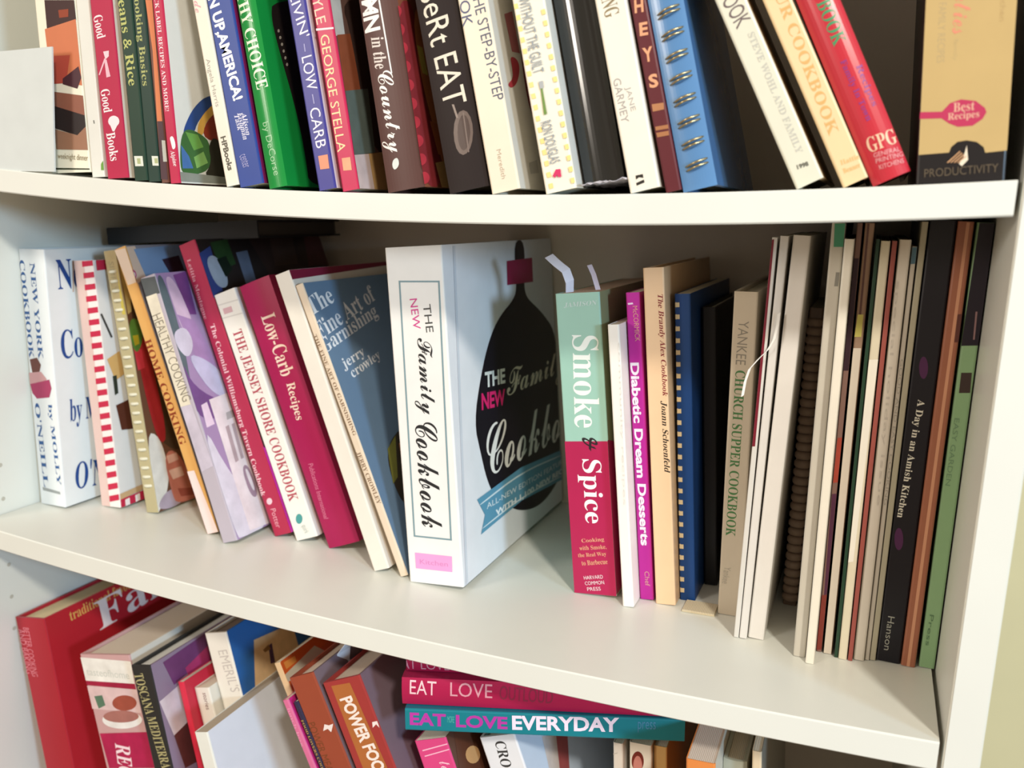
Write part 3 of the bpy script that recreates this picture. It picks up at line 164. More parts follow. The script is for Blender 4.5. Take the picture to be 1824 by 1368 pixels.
P={
'T1':(-0.6716,0.015,0.0113,2.4,0.0408,0.262),
'T2':(-0.6294,0.015,0.009,2.6,0.0131,0.25),
'T3':(-0.6105,0.012,0.0081,3.4,0.0209,0.24),
'T4':(-0.584,0.012,0.007,3.3,0.0129,0.235),
'T5':(-0.5705,0.012,0.0065,3.3,0.0114,0.235),
'T5b':(-0.5583,0.012,0.006,3.4,0.0074,0.22),
'T6':(-0.5462,0.008,0.0056,4.2,0.0093,0.24),
'T8':(-0.4956,0.008,0.0042,11.,0.0112,0.215),
'T9':(-0.4838,0.008,0.0039,10.7,0.0206,0.235),
'T10':(-0.4579,0.006,0.0035,10.7,0.015,0.245),
'T11':(-0.4166,0.006,0.0031,10.65,0.0137,0.235),
'T12':(-0.398,0.006,0.003,10.6,0.0134,0.235),
'T14':(-0.3637,0.006,0.003,10.4,0.0274,0.24),
'T15':(-0.3188,0.006,0.0034,12.6,0.0276,0.25),
'T16':(-0.2884,0.004,0.0039,12.8,0.0191,0.26),
'T17':(-0.2528,0.004,0.0048,13.,0.0198,0.235),
'T18':(-0.2312,0.012,0.0095,13.2,0.0246,0.25),
'T19':(-0.2004,0.004,0.0065,14.2,0.0179,0.215),
'T20':(-0.1798,0.006,0.0073,14.7,0.0093,0.235),
'T21':(-0.1698,0.006,0.0077,14.7,0.0195,0.23),
'T23':(-0.1078,0.006,0.0108,27.4,0.015,0.186),
'T24':(-0.0839,0.006,0.0122,27.3,0.0134,0.2),
'T25':(-0.069,0.006,0.0132,26.6,0.0195,0.21),
'T27':(-0.0484,0.006,0.015,3.6,0.041,0.25),
'M1':(-0.7715,0.0645,-0.2919,1.,0.0316,0.2382),
'M2':(-0.7221,0.0901,-0.2946,4.0293,0.0233,0.2314),
'M3':(-0.6766,0.0993,-0.2969,8.1964,0.0147,0.2451),
'M4':(-0.5938,0.0869,-0.3001,20.1891,0.0128,0.2648),
'M5':(-0.569,0.0774,-0.3009,19.1645,0.0165,0.2403),
'M6':(-0.5403,0.1122,-0.3016,20.6656,0.0192,0.2725),
'M7':(-0.5173,0.113,-0.3022,21.1154,0.0239,0.2294),
'M8':(-0.4826,0.1114,-0.3028,21.671,0.0331,0.241),
'M9':(-0.4227,0.0883,-0.3034,21.3435,0.0153,0.2566),
'M10':(-0.3978,0.0882,-0.3035,22.9607,0.0073,0.2519),
'M11':(-0.3865,0.0838,-0.3035,5.2238,0.0482,0.2677),
'M12':(-0.2582,0.1199,-0.3023,6.4,0.0347,0.2372),
'M13':(-0.2164,0.1111,-0.3013,6.3,0.0087,0.2171),
'M14':(-0.2073,0.1293,-0.301,6.1,0.0108,0.2393),
'M15':(-0.194,0.1259,-0.3007,5.8,0.0154,0.258),
'M16':(-0.1782,0.1402,-0.3002,4.9,0.0118,0.2385),
'M17':(-0.166,0.1768,-0.2997,4.6,0.0104,0.2257),
'M18':(-0.1468,0.1259,-0.2988,1.6,0.0166,0.2423),
'M19a':(-0.1298,0.0913,-0.2982,-0.5,0.0034,0.2808),
'M19b':(-0.126,0.0911,-0.2978,-0.75,0.0052,0.2816),
'M19c':(-0.1204,0.0937,-0.2973,-1.2,0.011,0.282),
'M20':(-0.1028,0.1606,-0.2969,0.35,0.0098,0.2291),
'M21a':(-0.0882,0.0776,-0.2963,0.55,0.0078,0.2896),
'M21b':(-0.0798,0.07,-0.296,0.55,0.0055,0.2799),
'M21c':(-0.0739,0.0898,-0.2958,0.55,0.0033,0.2894),
'M21d':(-0.0692,0.0889,-0.2955,0.55,0.0055,0.2893),
'M21e':(-0.0622,0.0853,-0.2952,0.5,0.0022,0.2794),
'M21f':(-0.0596,0.084,-0.295,0.45,0.0054,0.2783),
'M21g':(-0.0535,0.0837,-0.2948,0.4,0.0028,0.2783),
'M21h':(-0.0502,0.0861,-0.2943,0.25,0.0068,0.2788),
'M21i':(-0.0431,0.0882,-0.294,0.15,0.0028,0.2746),
'M21j':(-0.04,0.0889,-0.2937,0.,0.0036,0.2894),
'M22':(-0.0361,0.0896,-0.2931,-0.1,0.0148,0.29),
'M23':(-0.0208,0.0879,-0.2926,-0.1,0.0087,0.2892),
'M24':(-0.01,0.0899,-0.2919,0.,0.0094,0.2882),
'R1':(-0.7399,0.03,-0.6017,9.283,0.0377,0.2108),
'R2':(-0.654,0.03,-0.6017,12.2,0.0609,0.1931),
'R3':(-0.5811,0.02,-0.6017,12.1,0.0219,0.204),
'R4r':(-0.55,0.04,-0.6017,13.,0.0065,0.186),
'R4':(-0.54,0.05,-0.6017,14.,0.0168,0.178),
'R5':(-0.5185,0.06,-0.6017,15.,0.0245,0.229),
'R7':(-0.4929,0.,-0.6017,15.,0.0138,0.1764),
'R8':(-0.3955,0.05,-0.6017,25.,0.0067,0.2387),
'R8b':(-0.3676,0.02,-0.6017,25.5,0.0059,0.2285),
'R9':(-0.3585,0.02,-0.6017,25.,0.0045,0.2292),
'R10':(-0.353,0.02,-0.6017,25.,0.0248,0.2511),
'R11':(-0.3227,0.02,-0.6017,24.5,0.0366,0.2536),
'R13':(-0.2747,0.03,-0.6017,21.6,0.0282,0.2107),
'R15':(-0.2314,0.055,-0.6017,21.6,0.0308,0.2107),
'R22':(-0.1301,0.02,-0.6017,3.6,0.0191,0.2469),
'R18':(-0.197,0.08,-0.6017,3.6,0.0075,0.2051),
'R19':(-0.1892,0.1,-0.6017,3.6,0.003,0.1932),
'R20':(-0.1857,0.085,-0.6017,3.6,0.0169,0.2056),
'R21':(-0.1683,0.09,-0.6017,3.6,0.0102,0.2046),
'R22b':(-0.1106,0.05,-0.6017,3.6,0.0158,0.2341),
'R23':(-0.0902,0.04,-0.6017,3.6,0.0061,0.2516),
}
DEPTH={'T1': 0.19, 'T2': 0.19, 'T3': 0.19, 'T4': 0.19, 'T5': 0.19, 'T5b': 0.19, 'T6': 0.19, 'T8': 0.19, 'T9': 0.19, 'T10': 0.19, 'T11': 0.19, 'T12': 0.19, 'T14': 0.19, 'T15': 0.19, 'T16': 0.19, 'T17': 0.19, 'T18': 0.16, 'T19': 0.15, 'T20': 0.15, 'T21': 0.16, 'T23': 0.14, 'T24': 0.14, 'T25': 0.14, 'T27': 0.16, 'M1': 0.19, 'M2': 0.19, 'M3': 0.19, 'M4': 0.19, 'M5': 0.19, 'M6': 0.19, 'M7': 0.19, 'M8': 0.19, 'M9': 0.19, 'M10': 0.2, 'M11': 0.24, 'M12': 0.19, 'M13': 0.15, 'M14': 0.19, 'M15': 0.19, 'M16': 0.1848, 'M17': 0.1482, 'M18': 0.19, 'M19a': 0.19, 'M19b': 0.19, 'M19c': 0.19, 'M20': 0.1, 'M21a': 0.19, 'M21b': 0.19, 'M21c': 0.19, 'M21d': 0.19, 'M21e': 0.19, 'M21f': 0.19, 'M21g': 0.19, 'M21h': 0.19, 'M21i': 0.19, 'M21j': 0.19, 'M22': 0.19, 'M23': 0.19, 'M24': 0.19, 'R1': 0.19, 'R2': 0.19, 'R3': 0.19, 'R4r': 0.19, 'R4': 0.19, 'R5': 0.19, 'R7': 0.19, 'R8': 0.19, 'R8b': 0.19, 'R9': 0.19, 'R10': 0.19, 'R11': 0.08, 'R13': 0.19, 'R15': 0.19, 'R22': 0.19, 'R18': 0.19, 'R19': 0.19, 'R20': 0.19, 'R21': 0.19, 'R22b': 0.19, 'R23': 0.19}
LYING={
'S3':([-0.1554, 0.0706, -0.3762],[-0.0299, -0.0097, 0.9995],[-0.309, 0.9511, 0.0],[-0.9506, -0.3089, -0.0314],0.0174,0.2026,0.14),
'S2':([-0.1471, 0.0738, -0.3579],[-0.03, -0.0092, 0.9995],[-0.2924, 0.9563, 0.0],[-0.9558, -0.2922, -0.0314],0.0212,0.215,0.15),
'S1':([-0.1487, 0.0828, -0.3361],[-0.03, -0.0092, 0.9995],[-0.2924, 0.9563, 0.0],[-0.9558, -0.2922, -0.0314],0.015,0.215,0.15),
}
# ------------------------------------------------------------------ lettering and print
def style(s, st):
    # the bundled type has serif, script and bold letters among its mathematical alphabets
    base = {'b': (0x1D400, 0x1D41A, 0x1D7CE), 'bi': (0x1D400, 0x1D41A, 0x1D7CE), 'sc': (0x1D4D0, 0x1D4EA, None)}.get(st)
    if not base: return s
    return ''.join(chr(base[0]+ord(c)-65) if 'A' <= c <= 'Z' else chr(base[1]+ord(c)-97) if 'a' <= c <= 'z' else chr(base[2]+ord(c)-48) if c.isdigit() and base[2] else c for c in s)
GL = {}
def glyphs(body, st):
    k = (body, st)
    if k not in GL:
        c = bpy.data.curves.new('lettering', 'FONT'); c.body = style(body, st); c.size = 1; c.resolution_u = 3; c.offset = .034 if st == 'sb' else 0; c.shear = .25 if st == 'bi' else 0
        o = bpy.data.objects.new('lettering', c); C.objects.link(o)
        me = bpy.data.meshes.new_from_object(o)
        xs = [v.co.x for v in me.vertices]; ys = [v.co.y for v in me.vertices]
        x0, y0 = min(xs), min(ys); wx, wy = max(xs)-x0, max(ys)-y0
        GL[k] = ([((v.co.x-x0)/wx-.5, (v.co.y-y0)/wy-.5) for v in me.vertices], [tuple(p.vertices) for p in me.polygons])
        bpy.data.objects.remove(o); bpy.data.curves.remove(c); bpy.data.meshes.remove(me)
    return GL[k]
for _k in PR:
    for _r in PR[_k]:
        if _r[0] == 't': glyphs(_r[2], _r[3])
def prof(kind, a, t):
    return BUL.get(kind, 0)*min(1, abs(2*a/t-1))**2 if kind in BUL else 0
BUL = {'round': .0036, 'soft': .0016}
def place(bm, face, kind, t, lvl):
    # bm comes in face coordinates (a, b, 0): put it on the spine or on the right-hand cover
    e = .00008+lvl*.00002
    if face == 's' and kind in BUL:
        for k in range(1, 8):
            bmesh.ops.bisect_plane(bm, geom=bm.verts[:]+bm.edges[:]+bm.faces[:], plane_co=(t*k/8, 0, 0), plane_no=(1, 0, 0))
    for v in bm.verts:
        a, b = v.co.x, v.co.y
        v.co = (a, prof(kind, a, t)-e, b) if face == 's' else (t+e, a, b)
PICTURES = {'T6', 'T10', 'T12', 'T14', 'T16', 'M3', 'M5', 'M6', 'M10', 'M11', 'M21c', 'R2', 'R3', 'R5', 'R15', 'R20'}
def soften(q, n=2):
    # round the corners of a picture patch
    for _ in range(n):
        q = [r for a, b in zip(q, q[1:]+q[:1]) for r in ((a[0]*.75+b[0]*.25, a[1]*.75+b[1]*.25), (a[0]*.25+b[0]*.75, a[1]*.25+b[1]*.75))]
    return q
def prints(root, key, kind, t, h, dep=1):
    art = {'s': (bmesh.new(), [], []), 'f': (bmesh.new(), [], [])}; lvl = 0
    for r in PR.get(key, ()):
        lvl += 1; face = r[1]
        if r[0] == 'p':
            tot, mats, _ = art[face]; pic = key in PICTURES and not (key == 'M11' and face == 's'); m = mat(r[2], .4, 'photo' if pic and key != 'M11' else 'print')
            if m not in mats: mats.append(m)
            bm = bmesh.new(); q = [(r[3][i]/1000, r[3][i+1]/1000) for i in range(0, len(r[3]), 2)]
            if pic and len(q) > 4 and r[2] != '5f98b4': q = soften(q)
            f = bm.faces.new([bm.verts.new((a, b, 0)) for a, b in q])
            bm.normal_update()
            if f.normal.z < 0: f.normal_flip()
            bmesh.ops.triangulate(bm, faces=bm.faces[:])
            place(bm, face, kind, t, lvl)
            for f in bm.faces: f.material_index = mats.index(m)
            tmp = bpy.data.meshes.new('tmp'); bm.to_mesh(tmp); bm.free(); tot.from_mesh(tmp); bpy.data.meshes.remove(tmp)
        else:
            _, face, body, st, col, a0, b0, a1, b1, hg = r
            V, F = glyphs(body, st)
            d = Vector((a1-a0, b1-b0)); ln = d.length; d.normalize(); n = Vector((-d.y, d.x)); c = Vector(((a0+a1)/2, (b0+b1)/2))
            P2 = [c+d*(x*ln)+n*(y*hg) for x, y in V]
            if face == 's':     # keep the letters on the spine
                lo = min(p.x for p in P2); hi = max(p.x for p in P2); wd = t*1000-.5
                s = min(1, wd/(hi-lo)); mid = (lo+hi)/2
                sh = max(.25-(mid-(hi-lo)*s/2), 0)+min(t*1000-.25-(mid+(hi-lo)*s/2), 0)
                P2 = [Vector((mid+(p.x-mid)*s+sh, p.y)) for p in P2]
            else: P2 = [Vector((min(max(p.x, .3), dep*1000-.3), p.y)) for p in P2]
            P2 = [Vector((p.x, min(max(p.y, .2), h*1000-.2))) for p in P2]
            bm = bmesh.new(); vs_ = [bm.verts.new((p.x/1000, p.y/1000, 0)) for p in P2]
            for f in F:
                try: bm.faces.new([vs_[i] for i in f])
                except ValueError: pass
            place(bm, face, kind, t, lvl)
            obj('lettering', bm, mat(col, .4, 'print'), root)
    for face, nm in (('s', 'spine_print'), ('f', 'cover_print')):
        bm, mats, _ = art[face]
        if mats: obj(nm, bm, mats, root)
        else: bm.free()
# ------------------------------------------------------------------ books
def shell(t, h, d, c, kind, topcut=0):
    outer = []
    if kind in BUL:
        bul = BUL[kind]; n = 12
        outer = [(0, d)]+[(t*i/n, prof(kind, t*i/n, t)) for i in range(n+1)]+[(t, d)]
        inner = [(min(max(x, c), t-c), min(y+c, d) if 0 < i < len(outer)-1 else y) for i, (x, y) in enumerate(outer)]
    else:
        r = min(.0012, t*.2)
        outer = [(0, d), (0, r), (r*.3, r*.3), (r, 0), (t-r, 0), (t-r*.3, r*.3), (t, r), (t, d)]
        inner = [(c, d), (c, r+c), (c, c), (max(r, c), c), (min(t-r, t-c), c), (t-c, c), (t-c, r+c), (t-c, d)]
    bm = bmesh.new(); R = []
    for P_ in (outer, inner):
        R.append(([bm.verts.new((x, y, 0)) for x, y in P_], [bm.verts.new((x, y, h)) for x, y in P_]))
    n = len(outer)
    for i in range(n-1):
        bm.faces.new((R[0][0][i], R[0][0][i+1], R[0][1][i+1], R[0][1][i])).material_index = 0 if i == 0 else (2 if i == n-2 else 1)
        bm.faces.new((R[1][0][i+1], R[1][0][i], R[1][1][i], R[1][1][i+1])).material_index = 0
        for z in (0, 1):
            q = (R[0][z][i], R[1][z][i], R[1][z][i+1], R[0][z][i+1])
            bm.faces.new(q if z == 0 else q[::-1]).material_index = 0 if i == 0 else (2 if i == n-2 else 1)
    for i in (0, n-1):
        q = (R[0][0][i], R[0][1][i], R[1][1][i], R[1][0][i]); bm.faces.new(q if i == 0 else q[::-1]).material_index = 0 if i == 0 else 2
    bmesh.ops.remove_doubles(bm, verts=bm.verts[:], dist=1e-6)
    bmesh.ops.recalc_face_normals(bm, faces=bm.faces[:])
    return bm
def book(key, name, label, cat, kind, spine, front=None, back=None, pages='e4dcc8', rough=.38, group=None, d=None):
    """one book standing on its shelf: cover wrap, page block, printing"""
    g = group or {'T': 'books on the upper shelf', 'M': 'books on the middle shelf', 'R': 'books on the lower shelf', 'S': 'books on the lower shelf'}[key[0]]
    root = empty(name, label, cat, group=g)
    if key in LYING:
        o, ex, ey, ez, t, h, dd = LYING[key]
        root.matrix_world = Matrix([[ex[i], ey[i], ez[i], o[i]] for i in range(3)]+[[0, 0, 0, 1]])
    else:
        x, y, z, lean, t, h = P[key]; dd = DEPTH[key]
        root.location = (x, y, z); root.rotation_euler = (0, -math.radians(lean), 0)
    d = d or dd
    front = front or spine; back = back or spine
    hard = kind in ('hard', 'round', 'soft')
    c = .0024 if hard and t > .012 else (.0012 if hard else .0006)
    c = min(c, t*.18)
    cov = obj('cover', shell(t, h, d, c, kind), [mat(x, rough, 'gloss' if kind == 'round' else 'cover') for x in (back, spine, front)], root)
    ins = .003 if hard else .0004
    y0 = c+.0002+(BUL[kind] if kind in BUL else 0)
    obj('page_block', boxbm(c+.0001, t-c-.0001, y0, d-(.003 if hard else .0005), ins, h-ins), mat(pages, .8, 'pages'), root)
    prints(cov, key, kind, t, h, d)
    return root
# ------------------------------------------------------------------ the room and the bookcase
W, T, YB = .776, .0179, .330
FZ = -1.03
def struct(name, bm, m):
    o = obj(name, bm, m); o['kind'] = 'structure'; return o
struct('floor', boxbm(-2.6, 2.4, -3.2, .34, FZ-.05, FZ), mat('8a7358', .5, 'laminate'))
struct('wall_back', boxbm(-2.6, 2.4, .345, .40, FZ, 1.45), mat('c8c09a', .75, 'wall'))
LAM = mat('e0e2da', .33, 'laminate')
case = empty('bookcase', 'tall white laminate bookcase with sagging shelves full of cookbooks', 'bookcase', (-W/2, .15, FZ))
def cpart(name, bm, m=LAM):
    o = obj(name, bm, m); o.parent = case; o.matrix_parent_inverse = Matrix.Translation((W/2, -.15, -FZ)); return o
cpart('side_panel', boxbm(.0003, .0192, 0, YB, FZ+.0002, .66, bev=.0008))
cpart('side_panel', boxbm(-W-.0192, -W-.0003, 0, YB, FZ+.0002, .66, bev=.0008))
cpart('back_panel', boxbm(-W-.019, .019, YB+.0002, YB+.006, FZ+.0002, .66), mat('dacfbf', .5, 'laminate'))  # white panel, with warm bounced light tinted into its colour
def shelf_board(z0, sag, W0=.7708):
    bm = bmesh.new(); n = 40; xs = [-W+.0012+(W-.0036)*i/n for i in range(n+1)]
    rows = []
    for x in xs:
        t = min(max(-x/W0, 0), 1); dz = -sag*4*t*(1-t); c = .0009
        sec = [(c, z0), (0, z0+c), (0, z0+T-c), (c, z0+T), (YB, z0+T), (YB, z0)]
        rows.append([bm.verts.new((x, y, z+dz)) for y, z in sec])
    m = len(rows[0])
    for A, B in zip(rows, rows[1:]):
        for k in range(m): bm.faces.new((A[k], A[(k+1) % m], B[(k+1) % m], B[k]))
    bm.faces.new(rows[0][::-1]); bm.faces.new(rows[-1])
    bmesh.ops.recalc_face_normals(bm, faces=bm.faces[:])
    return cpart('shelf', bm)
shelf_board(0, .0151682); shelf_board(-.31, .0116539); shelf_board(-.62, 0)
for z in (-.93, .31, .64): shelf_board(z, 0)
cpart('plinth', boxbm(-W, 0, .012, .028, FZ+.0002, -.9302))
hole = None
for i in range(-12, 12):
    z = -.0555-.0318*i
    for x, s in ((-W-.0003, 1),):
        if any(abs(z-(q+.009)) < .018 for q in (0, -.31, -.62, .31)): continue
        if hole is None:
            bm = bmesh.new(); bmesh.ops.create_circle(bm, cap_ends=True, radius=.002, segments=12); hole = bpy.data.meshes.new('peg_hole'); bm.to_mesh(hole); bm.free(); hole.materials.append(mat('bdbaac', .8, 'print'))
        o = bpy.data.objects.new('peg_hole', hole); C.objects.link(o); o.parent = case; o.matrix_parent_inverse = Matrix.Translation((W/2, -.15, -FZ))
        o.matrix_basis = Matrix.Translation((x+s*.0002, .030, z)) @ Matrix.Rotation(s*math.pi/2, 4, 'Y')
# ------------------------------------------------------------------ upper shelf, left to right
book('T1', 'cookbook', 'wide cream-spined cookbook with brown food photos, leftmost on upper shelf', 'book', 'paper', 'e9e4cf', 'ece8da')
book('T2', 'booklet', 'thin white booklet with a green spot, left of the red whisk-emblem spine', 'booklet', 'paper', 'dcdcd4', 'e4e4dc')
book('T3', 'cookbook', 'red paperback with a crossed whisk and tree emblem on its spine', 'book', 'paper', 'b02046', 'e6d8c4')
book('T4', 'cookbook', 'dark green spine with olive letters ending in Rice', 'book', 'paper', '1d3a2c', '1d3a2c')
book('T5', 'cookbook', 'dark green spine with olive letters ending in Basics', 'book', 'paper', '1c382f', '24322c')
book('T5b', 'booklet', 'narrow booklet with orange and dark photo spine beside a thin red book', 'booklet', 'paper', '6a4438', '3a3034')
book('T6', 'cookbook', 'thin red spine with tiny white capitals and white cover showing blue plate', 'book', 'paper', 'b8254a', 'dcdcd6')
book('T8', 'cookbook', 'leaning cream spine with faint grey author name, left of the blue book', 'book', 'paper', 'e6e0d0', 'd8d4c8')
book('T9', 'cookbook', 'royal blue leaning book with bold white capitals ending in exclamation mark', 'book', 'paper', '2b4590', '8a2060')
book('T10', 'cookbook', 'bright green leaning cookbook with cream capitals', 'book', 'soft', '178a3c', '168a3a', rough=.25)
book('T11', 'cookbook', 'violet-blue spine with spaced white capitals and peach emblem', 'book', 'paper', '403e8c', 'd8d0d4')
book('T12', 'cookbook', 'crimson-pink spine with gold capitals and peach emblem', 'book', 'paper', 'c02552', '6a5048')
book('T14', 'cookbook', 'brown cookbook with white script spine and red berry cover', 'book', 'soft', '53342f', '8a5038', rough=.45)
book('T15', 'cookbook', 'dark brown cookbook with chalk lettering and whisk drawing', 'book', 'soft', '1d100f', '1c100f', rough=.6)
book('T16', 'cookbook', 'thick cream hardcover with slate step-by-step title and red ribbon on cover', 'book', 'hard', 'e8dcc6', 'c8c6be')
book('T17', 'cookbook', 'white spine edged in yellow gingham with a small fork drawing', 'book', 'paper', 'efe9d6', 'd8d8d0')
book('T18', 'ring_binder', 'thick glossy black binder with rounded blank spine', 'binder', 'round', '131513', '121414', rough=.17)
book('T19', 'cookbook', 'cream spine with faint grey author name between black binder and maroon book', 'book', 'paper', 'ece6d6', 'd8d0c0')
book('T20', 'cookbook', 'narrow maroon spine with upright peach letters', 'book', 'paper', '5c1f26', '4a1a20')
sp = book('T21', 'spiral_bound_cookbook', 'blue wire-bound cookbook standing right of the narrow maroon book', 'book', 'soft', '5a86b4', '4a74a6', '4a74a6', rough=.22)
t21 = P['T21'][4]
bm = bmesh.new()
for dz in (-.0012, .0012):
    tube(bm, [(t21*(.2+.66*k/10), .0016*abs(2*(.2+.66*k/10)-1)**2-.0032*math.sin(math.pi*k/10)+.0006, dz+.0022*k/10) for k in range(11)], .00065, 6)
wl = obj('wire_loop', bm, mat('b8a880', .3, 'metal'), sp, True)
for i in range(18):
    o = wl if i == 0 else wl.copy()
    if i: C.objects.link(o)
    o.parent = sp; o.location = (0, 0, .0125+.0122*i)
book('T23', 'cookbook', 'ivory leaning cookbook, left of three slanted books', 'book', 'hard', 'dcdac6', 'e4d2b8')
book('T24', 'cookbook', 'pale yellow leaning cookbook with tan capitals, middle of three slanted books', 'book', 'hard', 'e8cea0', 'e2c89c')
book('T25', 'cookbook', 'glossy red leaning cookbook with green title and cream emblem', 'book', 'round', 'c02838', 'b02433', rough=.22)
book('T27', 'recipe_box', 'tan and black recipe box with red spoon emblem, at right end of upper shelf', 'box', 'paper', '1c1818', '1c1818', pages='2a2422')
# sheet and plastic wrap on the upper shelf
bm = boxbm(-.748, -.6535, .002, .0034, .0122, .100)
for v in bm.verts:
    if v.co.x > -.7 and v.co.z > .05: v.co.x += .006; v.co.z += .003
tag(obj('paper_sheet', bm, mat('ccd2d0', .6)), 'pale blank paper sheet standing at the left front of the upper shelf', 'paper')
bm = bmesh.new(); bmesh.ops.create_grid(bm, x_segments=14, y_segments=10, size=.5)
for v in bm.verts:
    u, q = v.co.x+.5, v.co.y+.5; zz = .0022+.0038*u*.8
    v.co = Vector((-.2300+.0270*u, .002+.06*q, .0066+.0012*u+max(.0004, (zz+.0030+random.uniform(-.0016, .0004)))))
bmesh.ops.solidify(bm, geom=bm.faces[:], thickness=.0002)
tag(obj('plastic_wrap', bm, mat('dedbe6', .2, 'plastic')), 'crumpled greyish plastic wrap tucked under the black binder', 'plastic')
# ------------------------------------------------------------------ middle shelf, left to right
book('M1', 'cookbook', 'thick white cookbook with blue serif letters, leftmost on middle shelf', 'book', 'hard', 'e4eaec', 'e6ecec')
book('M2', 'cookbook', 'cookbook with red and white striped gingham spine', 'book', 'paper', 'f0e6e2', 'e2e2e2')
cb = book('M3', 'comb_bound_cookbook', 'olive comb-bound cookbook with a collage of food photos on its cover', 'book', 'paper', 'b4aa84', '6a4a38')
def rings(root, a, b0, step, n, rx, ry, hgt, m, name='comb_ring', x0=None):
    bm = bmesh.new(); N = 18
    L_ = [[bm.verts.new((rx*s*math.cos(2*math.pi*k/N), ry*s*math.sin(2*math.pi*k/N), z)) for k in range(N)] for s, z in ((.8, -hgt/2), (1, -hgt/4), (1, hgt/4), (.8, hgt/2))]
    for A, B in zip(L_, L_[1:]):
        for k in range(N): bm.faces.new((A[k], A[(k+1) % N], B[(k+1) % N], B[k]))
    bm.faces.new(L_[0][::-1]); bm.faces.new(L_[-1])
    p = obj(name, bm, m, root, True)
    for i in range(n):
        o = p if i == 0 else p.copy()
        if i: C.objects.link(o)
        o.parent = root; o.location = (a, ry*.45, b0+step*i)
rings(cb, P['M3'][4]*.5, .026, .0087, 24, .0056, .004, .0028, mat('dcdac4', .35, 'plastic'))
book('M4', 'cookbook', 'orange leaning spine with brown capitals and beige round emblem on top', 'book', 'paper', 'dca860', '8a8a94')
book('M5', 'cookbook', 'cookbook with lilac flower and white mixer cover, small cream spine label', 'book', 'paper', 'b8b0bc', 'a890b8')
book('M6', 'cookbook', 'tall red leaning cookbook with small white serif title and dark food photo cover', 'book', 'hard', 'ae2a4a', '2a2424')
book('M7', 'cookbook', 'white leaning spine with dark red capitals and a teal emblem', 'book', 'paper', 'eeebe2', 'e4e0d8')
book('M8', 'cookbook', 'thick crimson leaning cookbook with cream serif title', 'book', 'soft', 'a51450', '981448', rough=.4)
book('M9', 'cookbook', 'thick white leaning book with dark crimson cover edge', 'book', 'paper', 'e8e2d6', 'e0d8cc')
book('M10', 'cookbook', 'thin cream spine with blue-grey garnish cover leaning on the big white cookbook', 'book', 'paper', 'e2d0b8', '66809a')
book('M11', 'cookbook', 'big white cookbook with black pot shape and blue ribbon on its cover', 'book', 'hard', 'ebebe8', 'e6e6ea')
smoke = book('M12', 'cookbook', 'thick paperback with mint top and crimson bottom spine', 'book', 'paper', '9cc6b6', '8a8f6a', pages='d8b8a0')
book('M13', 'cookbook', 'short white book left of the magenta spine', 'book', 'paper', 'f2eee6', 'ece6dc')
book('M14', 'cookbook', 'magenta spine with bold white lettering', 'book', 'paper', 'c02a9a', 'a82488')
book('M15', 'cookbook', 'beige spine with small brown italic title, taller than the magenta book', 'book', 'hard', 'ecc8a0', 'dcb890')
kb = book('M16', 'comb_bound_cookbook', 'navy blue comb-bound book with cream teeth showing', 'book', 'paper', '14407c', '123a72')
tooth = obj('comb_tooth', boxbm(-.0019, .0019, -.0008, .003, -.0022, .0022, bev=.0005), mat('dcc8a0', .5, 'plastic'), kb)
for i in range(26):
    o = tooth if i == 0 else tooth.copy()
    if i: C.objects.link(o)
    o.parent = kb; o.location = (.0022, .0004, .008+.0089*i)
book('M17', 'cookbook', 'black hardcover set back beside the navy comb-bound book', 'book', 'hard', '17171b', '121216')
book('M18', 'cookbook', 'grey-beige hardcover with green capitals on its spine', 'book', 'hard', 'c4b8a4', 'b8ac98')
G = 'thin white booklets'
book('M19a', 'booklet', 'thin booklet with dark red edge, left of the white booklets', 'booklet', 'paper', 'dad8d2', 'd0ccc4', group=G)
book('M19b', 'booklet', 'thin plain white booklet, middle of the white booklets', 'booklet', 'paper', 'e0deda', 'd8d4cc', group=G)
book('M19c', 'booklet', 'thickest plain white booklet, next to the brown ridged comb spine', 'booklet', 'paper', 'e4e2de', 'dad6ce', group=G)
bb = book('M20', 'comb_bound_cookbook', 'brown comb-bound book with ridged round spine set back on shelf', 'book', 'paper', '7a6656', '6a5848')
rings(bb, P['M20'][4]*.5, .006, .00665, 33, .0062, .0052, .0058, mat('a08a78', .5, 'plastic'))
G = 'magazines at the right end of the middle shelf'
def mag(k, label, sp_, fr=None, **kw): book(k, 'magazine', label, 'magazine', 'paper', sp_, fr or sp_, group=G, **kw)
mag('M21a', 'pale grey magazine spine with green square at top', 'c8c4b8', 'b8b4a8')
mag('M21b', 'bright ivory magazine spine jutting forward', 'efece0', 'e0dcd0')
mag('M21c', 'narrow magazine spine in dark red and purple patches', '8a6a60', '6a5048')
mag('M21d', 'tan magazine spine with yellow patch, left of the dark green line', 'a88a74', 'c8b8a4')
mag('M21e', 'very thin dark green magazine spine', '22402f', '1c3428')
mag('M21f', 'cream magazine spine right of the dark green one', 'd8d0b8', 'ccc4b0')
mag('M21g', 'very thin rust-red magazine spine', '9a5048', 'a89888')
mag('M21h', 'off-white thick magazine spine with faint print', 'd4ccbe', 'c4bcae')
mag('M21i', 'short grey magazine spine with blue-grey tip', 'bcb4a6', 'a8a094')
mag('M21j', 'tall olive-grey magazine spine left of the black book', 'aaa48e', '8a8674')
book('M22', 'cookbook', 'tall black book with small white serif title and purple flowers', 'book', 'paper', '141219', '18201c')
book('M23', 'cookbook', 'copper-brown spine between the black book and the green one', 'book', 'paper', '9a6048', '6a4030')
book('M24', 'cookbook', 'sage green spine with black top, rightmost on middle shelf', 'book', 'paper', '86a87c', '1a1a18')
